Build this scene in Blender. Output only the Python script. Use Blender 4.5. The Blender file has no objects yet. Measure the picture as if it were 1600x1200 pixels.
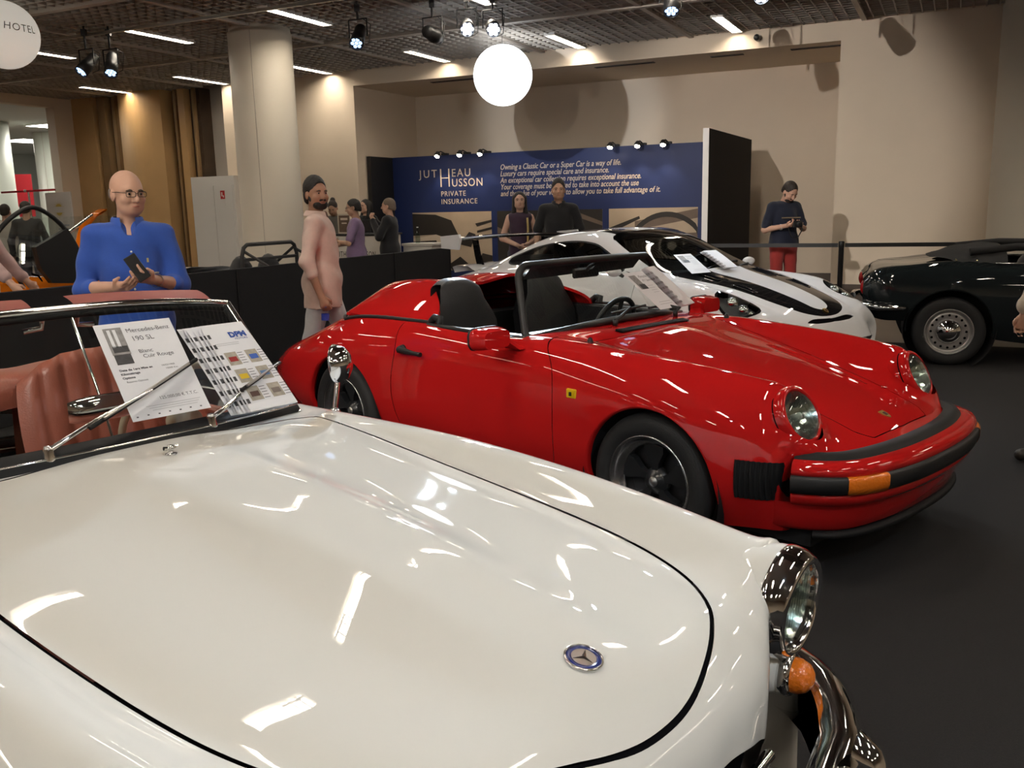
import bpy, math, random
import numpy as np
from mathutils import Vector, Matrix

random.seed(7); np.random.seed(7)
SC = bpy.context.scene
COL = SC.collection
PI = math.pi

# ------------------------------------------------------------------ camera
F_PX, PITCH, ROLL, CAM_H = 1420.0, 0.193, -0.0229, 1.53
cam_data = bpy.data.cameras.new('camera')
cam_data.sensor_width = 36.0
cam_data.lens = F_PX / 1600.0 * 36.0
cam_data.clip_start = 0.05
cam_data.clip_end = 200
camera = bpy.data.objects.new('camera', cam_data)
COL.objects.link(camera)
_F = Vector((0, math.cos(PITCH), -math.sin(PITCH)))
_R = Vector((1, 0, 0)); _U = _R.cross(_F)
_R2 = _R * math.cos(ROLL) + _U * math.sin(ROLL)
_U2 = -_R * math.sin(ROLL) + _U * math.cos(ROLL)
camera.matrix_world = Matrix(((_R2.x, _U2.x, -_F.x, 0), (_R2.y, _U2.y, -_F.y, 0),
                              (_R2.z, _U2.z, -_F.z, CAM_H), (0, 0, 0, 1)))
SC.camera = camera

# ------------------------------------------------------------------ view, world
SC.view_settings.view_transform = 'Standard'
SC.view_settings.look = 'None'
SC.view_settings.exposure = 0.3
SC.view_settings.gamma = 1.0
SC.view_settings.use_curve_mapping = False
world = bpy.data.worlds.new('world'); SC.world = world
world.use_nodes = True
world.node_tree.nodes['Background'].inputs[0].default_value = (0.9, 0.82, 0.72, 1)
world.node_tree.nodes['Background'].inputs[1].default_value = 0.05
WARM = (1.0, 0.89, 0.74)
COOL = (0.74, 0.87, 1.0)
TUBE_POWER = 44.0
SC.cycles.max_bounces = 8
SC.cycles.transparent_max_bounces = 16
SC.cycles.sample_clamp_indirect = 6.0
SC.cycles.caustics_reflective = False
SC.cycles.caustics_refractive = False
TH = -math.radians(25.8)            # turn of the building grid
def W(X, Y, z=0.0):
    """building coordinates (X along the back wall, Y towards it) to world"""
    return Vector((X * math.cos(TH) - Y * math.sin(TH), X * math.sin(TH) + Y * math.cos(TH), z))
def spot_light(name, loc, target, power, color, size_deg, blend=0.4, radius=0.05):
    ld = bpy.data.lights.new(name, 'SPOT'); ld.energy = power; ld.color = color
    ld.spot_size = math.radians(size_deg); ld.spot_blend = blend; ld.shadow_soft_size = radius
    o = bpy.data.objects.new(name, ld); COL.objects.link(o); o.location = loc
    o.rotation_euler = (Vector(target) - Vector(loc)).to_track_quat('-Z', 'Y').to_euler()
    return o
# ================================================================== helpers
def nodes_of(m):
    m.use_nodes = True
    nt = m.node_tree
    return nt, nt.nodes.get('Principled BSDF')
MATS = {}
def mat(name, col, rough=0.5, metal=0.0, coat=0.0, spec=0.5, var=0.0, scale=20.0, bump=0.0, bscale=None,
        emit=None, estr=0.0, trans=0.0, ior=1.45, sheen=0.0, coat_rough=0.03):
    if name in MATS: return MATS[name]
    m = bpy.data.materials.new(name); nt, b = nodes_of(m)
    b.inputs['Base Color'].default_value = (*col, 1)
    b.inputs['Roughness'].default_value = rough
    b.inputs['Metallic'].default_value = metal
    b.inputs['Coat Weight'].default_value = coat
    b.inputs['Coat Roughness'].default_value = coat_rough
    b.inputs['Specular IOR Level'].default_value = spec
    b.inputs['Transmission Weight'].default_value = trans
    b.inputs['IOR'].default_value = ior
    b.inputs['Sheen Weight'].default_value = sheen
    if emit:
        b.inputs['Emission Color'].default_value = (*emit, 1)
        b.inputs['Emission Strength'].default_value = estr
    if var or bump:
        tc = nt.nodes.new('ShaderNodeTexCoord')
        nz = nt.nodes.new('ShaderNodeTexNoise'); nz.inputs['Scale'].default_value = scale
        nz.inputs['Detail'].default_value = 4
        nt.links.new(tc.outputs['Object'], nz.inputs['Vector'])
        if var:
            mx = nt.nodes.new('ShaderNodeMix'); mx.data_type = 'RGBA'
            mx.inputs[6].default_value = (*[c * (1 - var) for c in col], 1)
            mx.inputs[7].default_value = (*[min(1, c * (1 + var)) for c in col], 1)
            nt.links.new(nz.outputs['Fac'], mx.inputs[0])
            nt.links.new(mx.outputs[2], b.inputs['Base Color'])
        if bump:
            n2 = nz
            if bscale:
                n2 = nt.nodes.new('ShaderNodeTexNoise'); n2.inputs['Scale'].default_value = bscale
                nt.links.new(tc.outputs['Object'], n2.inputs['Vector'])
            bp = nt.nodes.new('ShaderNodeBump'); bp.inputs['Strength'].default_value = bump
            bp.inputs['Distance'].default_value = 0.01
            nt.links.new(n2.outputs['Fac'], bp.inputs['Height'])
            nt.links.new(bp.outputs['Normal'], b.inputs['Normal'])
    MATS[name] = m
    return m
def thin_glass(name, tint=(0.9, 0.95, 0.93), ior=1.5):
    if name in MATS: return MATS[name]
    m = bpy.data.materials.new(name); m.use_nodes = True; nt = m.node_tree; nt.nodes.clear()
    o = nt.nodes.new('ShaderNodeOutputMaterial'); mx = nt.nodes.new('ShaderNodeMixShader')
    t = nt.nodes.new('ShaderNodeBsdfTransparent'); t.inputs[0].default_value = (*tint, 1)
    g = nt.nodes.new('ShaderNodeBsdfGlossy'); g.inputs['Roughness'].default_value = 0.0
    fr = nt.nodes.new('ShaderNodeFresnel')
    ge = nt.nodes.new('ShaderNodeNewGeometry'); mr = nt.nodes.new('ShaderNodeMapRange')   # same reflectance from either side of the pane
    mr.inputs[3].default_value = ior; mr.inputs[4].default_value = 1.0 / ior
    nt.links.new(ge.outputs['Backfacing'], mr.inputs[0]); nt.links.new(mr.outputs[0], fr.inputs[0])
    nt.links.new(fr.outputs[0], mx.inputs[0]); nt.links.new(t.outputs[0], mx.inputs[1])
    nt.links.new(g.outputs[0], mx.inputs[2]); nt.links.new(mx.outputs[0], o.inputs[0])
    MATS[name] = m
    return m
def tag(o, label=None, cat=None, group=None, kind=None):
    if label: o['label'] = label
    if cat: o['category'] = cat
    if group: o['group'] = group
    if kind: o['kind'] = kind
    return o
def link(name, me, parent=None, m=None, smooth=False):
    o = bpy.data.objects.new(name, me); COL.objects.link(o)
    if m is not None and len(me.materials) == 0: me.materials.append(m)
    if smooth is True:
        me.polygons.foreach_set('use_smooth', [True] * len(me.polygons))
    if parent is not None: o.parent = parent
    return o
def empty(name, loc=(0, 0, 0), rz=0.0, parent=None):
    o = bpy.data.objects.new(name, None); COL.objects.link(o)
    o.location = loc; o.rotation_euler = (0, 0, rz); o.empty_display_size = 0.1
    if parent is not None: o.parent = parent
    return o
class MB:
    """collects simple shapes into one mesh"""
    def __init__(s): s.v = []; s.f = []; s.sm = []
    def add(s, vs, fs, smooth=False):
        n = len(s.v); s.v += [tuple(map(float, p)) for p in vs]
        s.f += [tuple(i + n for i in f) for f in fs]; s.sm += [smooth] * len(fs); return s
    def box(s, lo, hi, bev=0.0):
        (a, b, c), (d, e, f) = lo, hi
        if bev <= 0:
            return s.add([(a, b, c), (d, b, c), (d, e, c), (a, e, c), (a, b, f), (d, b, f), (d, e, f), (a, e, f)],
                         [(0, 3, 2, 1), (4, 5, 6, 7), (0, 1, 5, 4), (1, 2, 6, 5), (2, 3, 7, 6), (3, 0, 4, 7)])
        w = bev; vs = []
        for x, sx in ((a, 1), (d, -1)):
            for y, sy in ((b, 1), (e, -1)):
                for z, sz in ((c, 1), (f, -1)):
                    vs += [(x, y + sy * w, z + sz * w), (x + sx * w, y, z + sz * w), (x + sx * w, y + sy * w, z)]
        def I(ix, iy, iz, k): return ((ix * 2 + iy) * 2 + iz) * 3 + k
        fs = []
        for i in (0, 1):
            q = [I(i, 0, 0, 0), I(i, 1, 0, 0), I(i, 1, 1, 0), I(i, 0, 1, 0)]; fs.append(tuple(q if i else q[::-1]))
            q = [I(0, i, 0, 1), I(0, i, 1, 1), I(1, i, 1, 1), I(1, i, 0, 1)]; fs.append(tuple(q if i else q[::-1]))
            q = [I(0, 0, i, 2), I(1, 0, i, 2), I(1, 1, i, 2), I(0, 1, i, 2)]; fs.append(tuple(q if i else q[::-1]))
        for i in (0, 1):
            for j in (0, 1):
                fs.append((I(i, j, 0, 0), I(i, j, 1, 0), I(i, j, 1, 1), I(i, j, 0, 1)))
                fs.append((I(i, 0, j, 0), I(i, 1, j, 0), I(i, 1, j, 2), I(i, 0, j, 2)))
                fs.append((I(0, i, j, 1), I(1, i, j, 1), I(1, i, j, 2), I(0, i, j, 2)))
                for k in (0, 1): fs.append((I(i, j, k, 0), I(i, j, k, 1), I(i, j, k, 2)))
        return s.add(vs, fs)
    def tube(s, pts, r, n=8, closed=False, cap=True, flat=1.0):
        pts = [Vector(p) for p in pts]; rs = r if hasattr(r, '__len__') else [r] * len(pts)
        N = len(pts); rings = []; prev = None
        for i, p in enumerate(pts):
            if closed: d = pts[(i + 1) % N] - pts[i - 1]
            else: d = pts[min(i + 1, N - 1)] - pts[max(i - 1, 0)]
            d = d.normalized() if d.length > 1e-9 else Vector((0, 0, 1))
            if prev is None:
                up = Vector((0, 0, 1)) if abs(d.z) < 0.95 else Vector((1, 0, 0))
                a = d.cross(up).normalized()
            else:
                a = (prev - d * prev.dot(d)); a = a.normalized() if a.length > 1e-6 else d.cross(Vector((0, 0, 1))).normalized()
            prev = a; b = d.cross(a)
            rings.append([p + a * rs[i] * math.cos(2 * PI * k / n) + b * rs[i] * flat * math.sin(2 * PI * k / n) for k in range(n)])
        vs = [q for rg in rings for q in rg]; fs = []
        for i in range(N if closed else N - 1):
            j = (i + 1) % N
            for k in range(n): fs.append((i * n + k, i * n + (k + 1) % n, j * n + (k + 1) % n, j * n + k))
        s.add(vs, fs, True)
        if cap and not closed:
            s.add(rings[0], [tuple(range(n))[::-1]]); s.add(rings[-1], [tuple(range(n))])
        return s
    def lathe(s, prof, n=32, axis='z', center=(0, 0, 0), smooth=True, arc=None):
        vs = []; c = Vector(center)
        for k in range(n):
            a = 2 * PI * k / n; ca, sa = math.cos(a), math.sin(a)
            for r, h in prof:
                if axis == 'z': p = (r * ca, r * sa, h)
                elif axis == 'y': p = (r * ca, h, r * sa)
                else: p = (h, r * ca, r * sa)
                vs.append(c + Vector(p))
        m = len(prof); fs = []
        for k in range(n):
            k2 = (k + 1) % n
            for i in range(m - 1):
                q = (k * m + i, k2 * m + i, k2 * m + i + 1, k * m + i + 1)
                fs.append(q if axis != 'y' else q[::-1])
        return s.add(vs, fs, smooth)
    def prism(s, poly, z0, z1, plane='xy', smooth=False):
        n = len(poly)
        def P(a, b, c): return {'xy': (a, b, c), 'xz': (a, c, b), 'yz': (c, a, b)}[plane]
        vs = [P(a, b, z0) for a, b in poly] + [P(a, b, z1) for a, b in poly]
        fs = [tuple(range(n))[::-1], tuple(range(n, 2 * n))] + [(i, (i + 1) % n, n + (i + 1) % n, n + i) for i in range(n)]
        return s.add(vs, fs, smooth)
    def grid(s, P, smooth=True, flip=False):
        P = np.asarray(P); a, b = P.shape[:2]
        fs = [((i * b + j), (i + 1) * b + j, (i + 1) * b + j + 1, i * b + j + 1) for i in range(a - 1) for j in range(b - 1)]
        if flip: fs = [f[::-1] for f in fs]
        return s.add(P.reshape(-1, 3), fs, smooth)
    def ball(s, c, r, n=16, m=10):
        rr = r if hasattr(r, '__len__') else (r, r, r)
        P = [[(c[0] + rr[0] * math.sin(PI * i / m) * math.cos(2 * PI * j / n), c[1] + rr[1] * math.sin(PI * i / m) * math.sin(2 * PI * j / n),
               c[2] + rr[2] * math.cos(PI * i / m)) for j in range(n + 1)] for i in range(m + 1)]
        return s.grid(P)
    def xform(s, M):
        s.v = [tuple(M @ Vector(p)) for p in s.v]; return s
    def mesh(s, name='m'):
        me = bpy.data.meshes.new(name); me.from_pydata(s.v, [], s.f)
        me.polygons.foreach_set('use_smooth', s.sm); me.update(); return me
    def build(s, name, m, parent=None, loc=None, rz=None):
        o = link(name, s.mesh(name), parent, m)
        if loc is not None: o.location = loc
        if rz is not None: o.rotation_euler = (0, 0, rz)
        return o
def copy_tree(o, parent=None):
    c = o.copy(); COL.objects.link(c); c.parent = parent
    for ch in list(o.children): copy_tree(ch, c)
    return c
def frame(loc, x, y=None, z=None):
    """matrix with given origin, x axis and (approx) z axis"""
    x = Vector(x).normalized(); z = Vector(z or (0, 0, 1))
    y = z.cross(x).normalized(); z = x.cross(y)
    return Matrix(((x.x, y.x, z.x, loc[0]), (x.y, y.y, z.y, loc[1]), (x.z, y.z, z.z, loc[2]), (0, 0, 0, 1)))
def text_obj(name, body, size, m, parent, M, shear=0.0, extrude=0.001, align='LEFT', bold=0.0, spacing=1.0, sx=1.0, line=1.0):
    cu = bpy.data.curves.new(name, 'FONT'); cu.body = body; cu.size = size; cu.shear = shear; cu.space_line = line
    cu.extrude = extrude; cu.align_x = align; cu.offset = bold; cu.space_character = spacing; cu.resolution_u = 3
    tmp = bpy.data.objects.new('tmp_text', cu); COL.objects.link(tmp)
    dg = bpy.context.evaluated_depsgraph_get(); dg.update()
    me = bpy.data.meshes.new_from_object(tmp.evaluated_get(dg)); me.name = name
    bpy.data.objects.remove(tmp); bpy.data.curves.remove(cu)
    me.materials.clear(); me.materials.append(m)
    if sx != 1.0: me.transform(Matrix.Diagonal((sx, 1, 1, 1)))
    o = bpy.data.objects.new(name, me); COL.objects.link(o)
    if parent is not None: o.parent = parent
    o.matrix_local = M
    return o

# ---------------------------------------------------------------- smooth spline surfaces
def nspline(t, Y, ts):
    """natural cubic spline through Y (n,...) at t, evaluated at ts"""
    t = np.asarray(t, float); Y = np.asarray(Y, float); n = len(t); h = np.diff(t)
    sh = Y.shape; Y2 = Y.reshape(n, -1)
    A = np.zeros((n, n)); B = np.zeros_like(Y2); A[0, 0] = A[-1, -1] = 1
    for i in range(1, n - 1):
        A[i, i - 1] = h[i - 1]; A[i, i] = 2 * (h[i - 1] + h[i]); A[i, i + 1] = h[i]
        B[i] = 6 * ((Y2[i + 1] - Y2[i]) / h[i] - (Y2[i] - Y2[i - 1]) / h[i - 1])
    Mm = np.linalg.solve(A, B)
    k = np.clip(np.searchsorted(t, ts, side='right') - 1, 0, n - 2)
    hk = h[k][:, None]; a = (t[k + 1] - ts)[:, None]; b = (ts - t[k])[:, None]
    R = Mm[k] * a ** 3 / (6 * hk) + Mm[k + 1] * b ** 3 / (6 * hk) + (Y2[k] / hk - Mm[k] * hk / 6) * a + (Y2[k + 1] / hk - Mm[k + 1] * hk / 6) * b
    return R.reshape((len(ts),) + sh[1:])
def hspline(t, Y, ts):
    """monotone-limited hermite spline: no overshoot"""
    t = np.asarray(t, float); Y = np.asarray(Y, float); n = len(t); sh = Y.shape; Y2 = Y.reshape(n, -1)
    h = np.diff(t)[:, None]; d = np.diff(Y2, axis=0) / h; m = np.zeros_like(Y2)
    m[0] = d[0]; m[-1] = d[-1]
    for i in range(1, n - 1):
        w1 = 2 * h[i] + h[i - 1]; w2 = h[i] + 2 * h[i - 1]
        same = d[i - 1] * d[i] > 0
        with np.errstate(divide='ignore', invalid='ignore'):
            m[i] = np.where(same, (w1 + w2) / (w1 / np.where(same, d[i - 1], 1) + w2 / np.where(same, d[i], 1)), 0)
    k = np.clip(np.searchsorted(t, ts, side='right') - 1, 0, n - 2)
    hk = h[k]; s = ((ts - t[k])[:, None]) / hk
    R = (2 * s ** 3 - 3 * s ** 2 + 1) * Y2[k] + (s ** 3 - 2 * s ** 2 + s) * hk * m[k] + (-2 * s ** 3 + 3 * s ** 2) * Y2[k + 1] + (s ** 3 - s ** 2) * hk * m[k + 1]
    return R.reshape((len(ts),) + sh[1:])
def chord(P):
    d = np.linalg.norm(np.diff(P, axis=0), axis=-1)
    d = d.reshape(d.shape[0], -1).mean(axis=1)
    return np.concatenate([[0], np.cumsum(np.maximum(d, 1e-4))])
def evens(t, n):
    """n samples spread over each span in proportion to its length, keeping the knots"""
    out = []; tot = t[-1] - t[0]
    for i in range(len(t) - 1):
        k = max(2, int(round(n * (t[i + 1] - t[i]) / tot)))
        out += list(np.linspace(t[i], t[i + 1], k, endpoint=False))
    return np.array(out + [t[-1]])
def net_surface(ctrl, nu, nv, su=nspline, sv=nspline):
    ctrl = np.asarray(ctrl, float)
    tu = chord(ctrl); A = su(tu, ctrl, evens(tu, nu))
    tv = chord(np.swapaxes(ctrl, 0, 1)); B = sv(tv, np.swapaxes(A, 0, 1), evens(tv, nv))
    return np.swapaxes(B, 0, 1)
def relax_u(P, sig):
    """fair the long lines: gaussian smoothing along u by arc length, sig(P) gives the width at each sample"""
    s = chord(P); out = P.copy(); w = sig(P[:, P.shape[1] // 2, 0])
    for i in range(1, len(s) - 1):
        if w[i] < 1e-4: continue
        lim = min(s[i] - s[0], s[-1] - s[i]); g = min(w[i], lim / 2.2 + 1e-6)
        k = np.exp(-.5 * ((s - s[i]) / g) ** 2) * np.gradient(s); k[np.abs(s - s[i]) > lim * 1.001 + 1e-9] = 0
        out[i] = np.tensordot(k / k.sum(), P, axes=(0, 0))
    return out
def mirror_net(ctrl):
    """half sections (first point on the centre line, then to +y) to full sections, from -y to +y"""
    out = []
    for row in ctrl:
        row = [np.array(p, float) for p in row]
        neg = [p * np.array([1, -1, 1]) for p in row[:0:-1]]
        out.append(neg + row)
    return np.array(out)
class Shell:
    """a surface sampled as polygons that can be cut exactly along implicit outlines"""
    def __init__(s, P, flip=False):
        P = np.asarray(P); a, b = P.shape[:2]
        du = np.gradient(P, axis=0); dv = np.gradient(P, axis=1)
        N = np.cross(du, dv); L = np.linalg.norm(N, axis=-1, keepdims=True); N = N / np.maximum(L, 1e-12)
        if flip: N = -N
        s.V = [p for p in P.reshape(-1, 3)]; s.N = [p for p in N.reshape(-1, 3)]
        ii, jj = np.meshgrid(np.arange(a - 1), np.arange(b - 1), indexing='ij')
        q = np.stack([ii * b + jj, (ii + 1) * b + jj, (ii + 1) * b + jj + 1, ii * b + jj + 1], -1).reshape(-1, 4)
        if flip: q = q[:, ::-1]
        s.F = [tuple(f) for f in q.tolist()]
    def split(s, faces, g):
        """cut faces where g(P)=0; returns (inside g<0, outside g>0)"""
        val = g(np.array(s.V)); val = np.where(np.abs(val) < 1e-7, 1e-7, val).tolist()
        ins, out, cache = [], [], {}
        def cross(i, j):
            k = (i, j) if i < j else (j, i)
            if k in cache: return cache[k]
            i, j = k; t = val[i] / (val[i] - val[j])
            s.V.append(s.V[i] + (s.V[j] - s.V[i]) * t)
            nn = s.N[i] + (s.N[j] - s.N[i]) * t; s.N.append(nn / max(1e-9, np.linalg.norm(nn)))
            val.append(0.0); cache[k] = len(s.V) - 1; return cache[k]
        for f in faces:
            sg = [val[i] < 0 for i in f]
            if all(sg): ins.append(f); continue
            if not any(sg): out.append(f); continue
            A, B = [], []
            for q in range(len(f)):
                i, j = f[q], f[(q + 1) % len(f)]
                (A if val[i] < 0 else B).append(i)
                if (val[i] < 0) != (val[j] < 0):
                    c = cross(i, j); A.append(c); B.append(c)
            if len(A) > 2: ins.append(tuple(A))
            if len(B) > 2: out.append(tuple(B))
        return ins, out
    def build(s, name, faces, m, parent=None, off=0.0, thick=0.0):
        if not faces: return None
        ids = sorted({i for f in faces for i in f}); mp = {k: n for n, k in enumerate(ids)}
        V = [s.V[i] + s.N[i] * off for i in ids]; N = [s.N[i] for i in ids]
        F = [tuple(mp[i] for i in f) for f in faces]
        if thick:
            n = len(V); cnt = {}
            for f in F:
                for q in range(len(f)):
                    e = (f[q], f[(q + 1) % len(f)]); cnt[e] = 1
            rim = [(a, b) for (a, b) in cnt if (b, a) not in cnt]
            V2 = V + [s.V[i] + s.N[i] * (off - thick) for i in ids]; N2 = N + [-s.N[i] for i in ids]
            F2 = F + [tuple(i + n for i in f[::-1]) for f in F] + [(b, a, a + n, b + n) for a, b in rim]
            V, N, F = V2, N2, F2
        me = bpy.data.meshes.new(name); me.from_pydata([tuple(p) for p in V], [], F)
        me.polygons.foreach_set('use_smooth', [True] * len(me.polygons)); me.update()
        if not thick: me.normals_split_custom_set_from_vertices([tuple(p) for p in N])
        else:
            nl = []
            for poly in me.polygons:
                vs = list(poly.vertices); side = min(vs) < len(N) // 2 <= max(vs)
                pn = tuple(poly.normal)
                for v in vs: nl.append(pn if side else tuple(N[v]))
            me.normals_split_custom_set(nl)
        return link(name, me, parent, m)
    def y_at(s, side=1, ylim=0.3):
        """lookup (x,z) -> y on one side of the shell (nearest sample, inverse-distance blend)"""
        V = np.array(s.V); V = V[V[:, 1] * side > ylim]
        def fn(x, z):
            d = (V[:, 0] - x) ** 2 + (V[:, 2] - z) ** 2; k = np.argsort(d)[:4]; w = 1 / (d[k] + 1e-6)
            return float((V[k, 1] * w).sum() / w.sum())
        return fn
    def z_at(s, zmin=0.5):
        V = np.array(s.V); V = V[V[:, 2] > zmin]
        def fn(x, y):
            d = (V[:, 0] - x) ** 2 + (V[:, 1] - y) ** 2; k = np.argsort(d)[:4]; w = 1 / (d[k] + 1e-6)
            return float((V[k, 2] * w).sum() / w.sum())
        return fn
def poly_sdf(poly, ax=(0, 1)):
    """signed distance (negative inside) to a polygon drawn in two of the three axes"""
    Q = np.asarray(poly, float)
    def g(P):
        p = P[:, list(ax)]; d = np.full(len(p), 1e9); inside = np.zeros(len(p), bool)
        for i in range(len(Q)):
            a, b = Q[i], Q[(i + 1) % len(Q)]; e = b - a; w = p - a
            t = np.clip((w @ e) / max(1e-12, e @ e), 0, 1); d = np.minimum(d, np.linalg.norm(w - t[:, None] * e, axis=1))
            c = ((a[1] > p[:, 1]) != (b[1] > p[:, 1]))
            with np.errstate(divide='ignore', invalid='ignore'):
                xi = (b[0] - a[0]) * (p[:, 1] - a[1]) / (b[1] - a[1]) + a[0]
            inside ^= c & (p[:, 0] < xi)
        return np.where(inside, -d, d)
    return g
def smooth_poly(pts, n=8, closed=True):
    """rounded closed outline through points (Catmull-Rom)"""
    P = [np.array(p, float) for p in pts]; N = len(P); out = []
    for i in range(N if closed else N - 1):
        p0, p1, p2, p3 = (P[(i - 1) % N] if closed or i > 0 else P[0], P[i], P[(i + 1) % N], P[(i + 2) % N] if closed or i + 2 < N else P[-1])
        for k in range(n):
            t = k / n
            out.append(tuple(0.5 * ((2 * p1) + (-p0 + p2) * t + (2 * p0 - 5 * p1 + 4 * p2 - p3) * t ** 2 + (-p0 + 3 * p1 - 3 * p2 + p3) * t ** 3)))
    if not closed: out.append(tuple(P[-1]))
    return out
def round_rect(a, b, c, d, r, n=5):
    out = []
    for cx, cy, a0 in ((c - r, d - r, 0), (a + r, d - r, 90), (a + r, b + r, 180), (c - r, b + r, 270)):
        for k in range(n + 1):
            t = math.radians(a0 + 90 * k / n); out.append((cx + r * math.cos(t), cy + r * math.sin(t)))
    return out
# ================================================================== room
M_wall = mat('wall_paint', (0.76, 0.64, 0.50), 0.75, var=0.03, scale=3, bump=0.03, bscale=180)
M_wall2 = mat('grey_wall_paint', (0.42, 0.38, 0.33), 0.8, var=0.03, scale=3)
M_skirt = mat('dark_skirting', (0.075, 0.052, 0.038), 0.5, var=0.15, scale=4)
M_black = mat('black_satin', (0.012, 0.012, 0.013), 0.45)
M_blackcloth = mat('black_cloth', (0.010, 0.010, 0.012), 0.9, var=0.25, scale=60, bump=0.25, bscale=300)
M_carpet = mat('black_carpet', (0.014, 0.013, 0.014), 0.95, var=0.35, scale=120, bump=0.5, bscale=400)
M_floor = mat('brown_floor', (0.085, 0.06, 0.045), 0.45, var=0.15, scale=2.0)
M_lattice = mat('grey_ceiling_lattice', (0.46, 0.42, 0.37), 0.6)
M_beam = mat('ceiling_beam_paint', (0.48, 0.43, 0.37), 0.6)
M_plenum = mat('dark_plenum', (0.07, 0.062, 0.055), 0.9)
M_white = mat('white_gloss_paint', (0.78, 0.76, 0.72), 0.4)
M_chrome = mat('chrome', (0.82, 0.82, 0.82), 0.06, metal=1.0)
M_steel = mat('brushed_steel', (0.55, 0.54, 0.52), 0.35, metal=1.0)
M_tube = mat('fluorescent_diffuser', (1, 1, 1), 0.5, emit=WARM, estr=TUBE_POWER)
ROT = (0, 0, TH)
def room(name, lo, hi, m, kind='structure', parent=None, bev=0.0):
    o = MB().box(lo, hi, bev).build(name, m, parent)
    if parent is None: o.rotation_euler = ROT
    if kind: o['kind'] = kind
    return o
floor = room('floor', (-32, -9, -0.2), (12, 30, -0.006), M_floor)
room('floor_carpet', (-12.5, -9, -0.006), (9, 10.5, 0.0), M_carpet)
# ceiling: dark plate above, open lattice below, main beams
ceil = room('ceiling', (-17.5, -9, 4.30), (12, 14.4, 4.45), M_plenum)
lat = MB()
y0, y1, x0, x1, st = 3.0, 14.27, -17.3, 3.0, 0.155
yy = y0
while yy < y1:
    lat.box((x0, yy - 0.008, 3.99), (x1, yy + 0.008, 4.03)); yy += st
xx = x0
while xx < x1:
    lat.box((xx - 0.008, y0, 3.99), (xx + 0.008, y1, 4.03)); xx += st
o = lat.build('ceiling_lattice', M_lattice, ceil); o['kind'] = 'stuff'
room('ceiling_panel', (-17.5, -9, 4.02), (12, y0, 4.06), M_lattice, parent=ceil, kind=None)
room('ceiling_panel', (x1, y0, 4.02), (12, 14.27, 4.06), M_lattice, parent=ceil, kind=None)
for by in (11.72, 8.12, 4.52):
    room('ceiling_beam', (x0, by - 0.05, 3.955), (x1, by + 0.05, 4.03), M_beam, parent=ceil, kind=None)
for bx in (-16.0, -13.55, -11.1, -8.65, -6.2, -3.75, -1.3):
    room('ceiling_beam', (bx - 0.035, y0, 3.965), (bx + 0.035, y1, 4.02), M_beam, parent=ceil, kind=None)
# back wall with its recess
room('wall_back', (-9.95, 16.40, 0), (-1.6, 16.7, 4.0), M_wall)
bulk = room('trim_1', (-9.95, 14.27, 3.73), (-1.6, 16.40, 4.30), M_wall)
for a, b in ((-8.55, -7.35), (-5.45, -4.45), (-3.55, -3.05), (-2.35, -1.62)):
    MB().box((a, 14.62, 3.722), (b, 14.74, 3.7301)).build('air_slot', M_plenum, bulk)
room('wall_back_left', (-13.05, 14.27, 0), (-9.95, 16.7, 4.3), M_wall)
room('wall_back_right', (-1.6, 14.27, 0), (9.5, 16.7, 4.3), M_wall)
room('baseboard_right', (-1.6, 14.255, 0), (9.5, 14.27, 0.29), M_skirt)
room('baseboard_back', (-9.95, 16.385, 0), (-1.6, 16.40, 0.29), M_skirt)
room('wall_side_right', (9.2, -9, 0), (9.5, 14.27, 4.3), M_wall)
room('wall_front', (-17.6, -9.3, 0), (9.5, -9.0, 4.3), M_wall)
# small security camera box on the bulkhead
t = empty('security_camera', W(-2.75, 14.27, 3.86), TH)
MB().box((-0.03, -0.02, -0.03), (0.03, 0.0, 0.05)).build('bracket', M_white, t)
MB().lathe([(0, -0.18), (0.035, -0.18), (0.045, -0.16), (0.045, -0.03), (0, -0.03)], 14, 'y').build('housing', M_black, t)
tag(t, 'small dark security camera on the bulkhead above the recess', 'camera')
# round columns
M_col = mat('column_paint', (0.66, 0.60, 0.50), 0.55, var=0.03, scale=2)
def column(X, Y, r, name, z1=3.93, m=M_col):
    o = MB().lathe([(r, 0.0), (r, z1), (r - 0.02, z1 + 0.02), (r - 0.02, 4.3), (0, 4.3)], 64).build(name, m)
    o.location = W(X, Y, 0); o['kind'] = 'structure'; o.rotation_euler = ROT
    for a in (0.0, PI):
        s = MB().box((-0.004, -0.003, 0), (0.004, 0.003, z1)).build('joint', M_beam, o)
        s.location = (r * math.sin(a + 0.4), -r * math.cos(a + 0.4), 0)
    return o
column(-8.77, 10.42, 0.43, 'column_1')
column(0.88, 13.95, 0.48, 'column_2')
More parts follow.
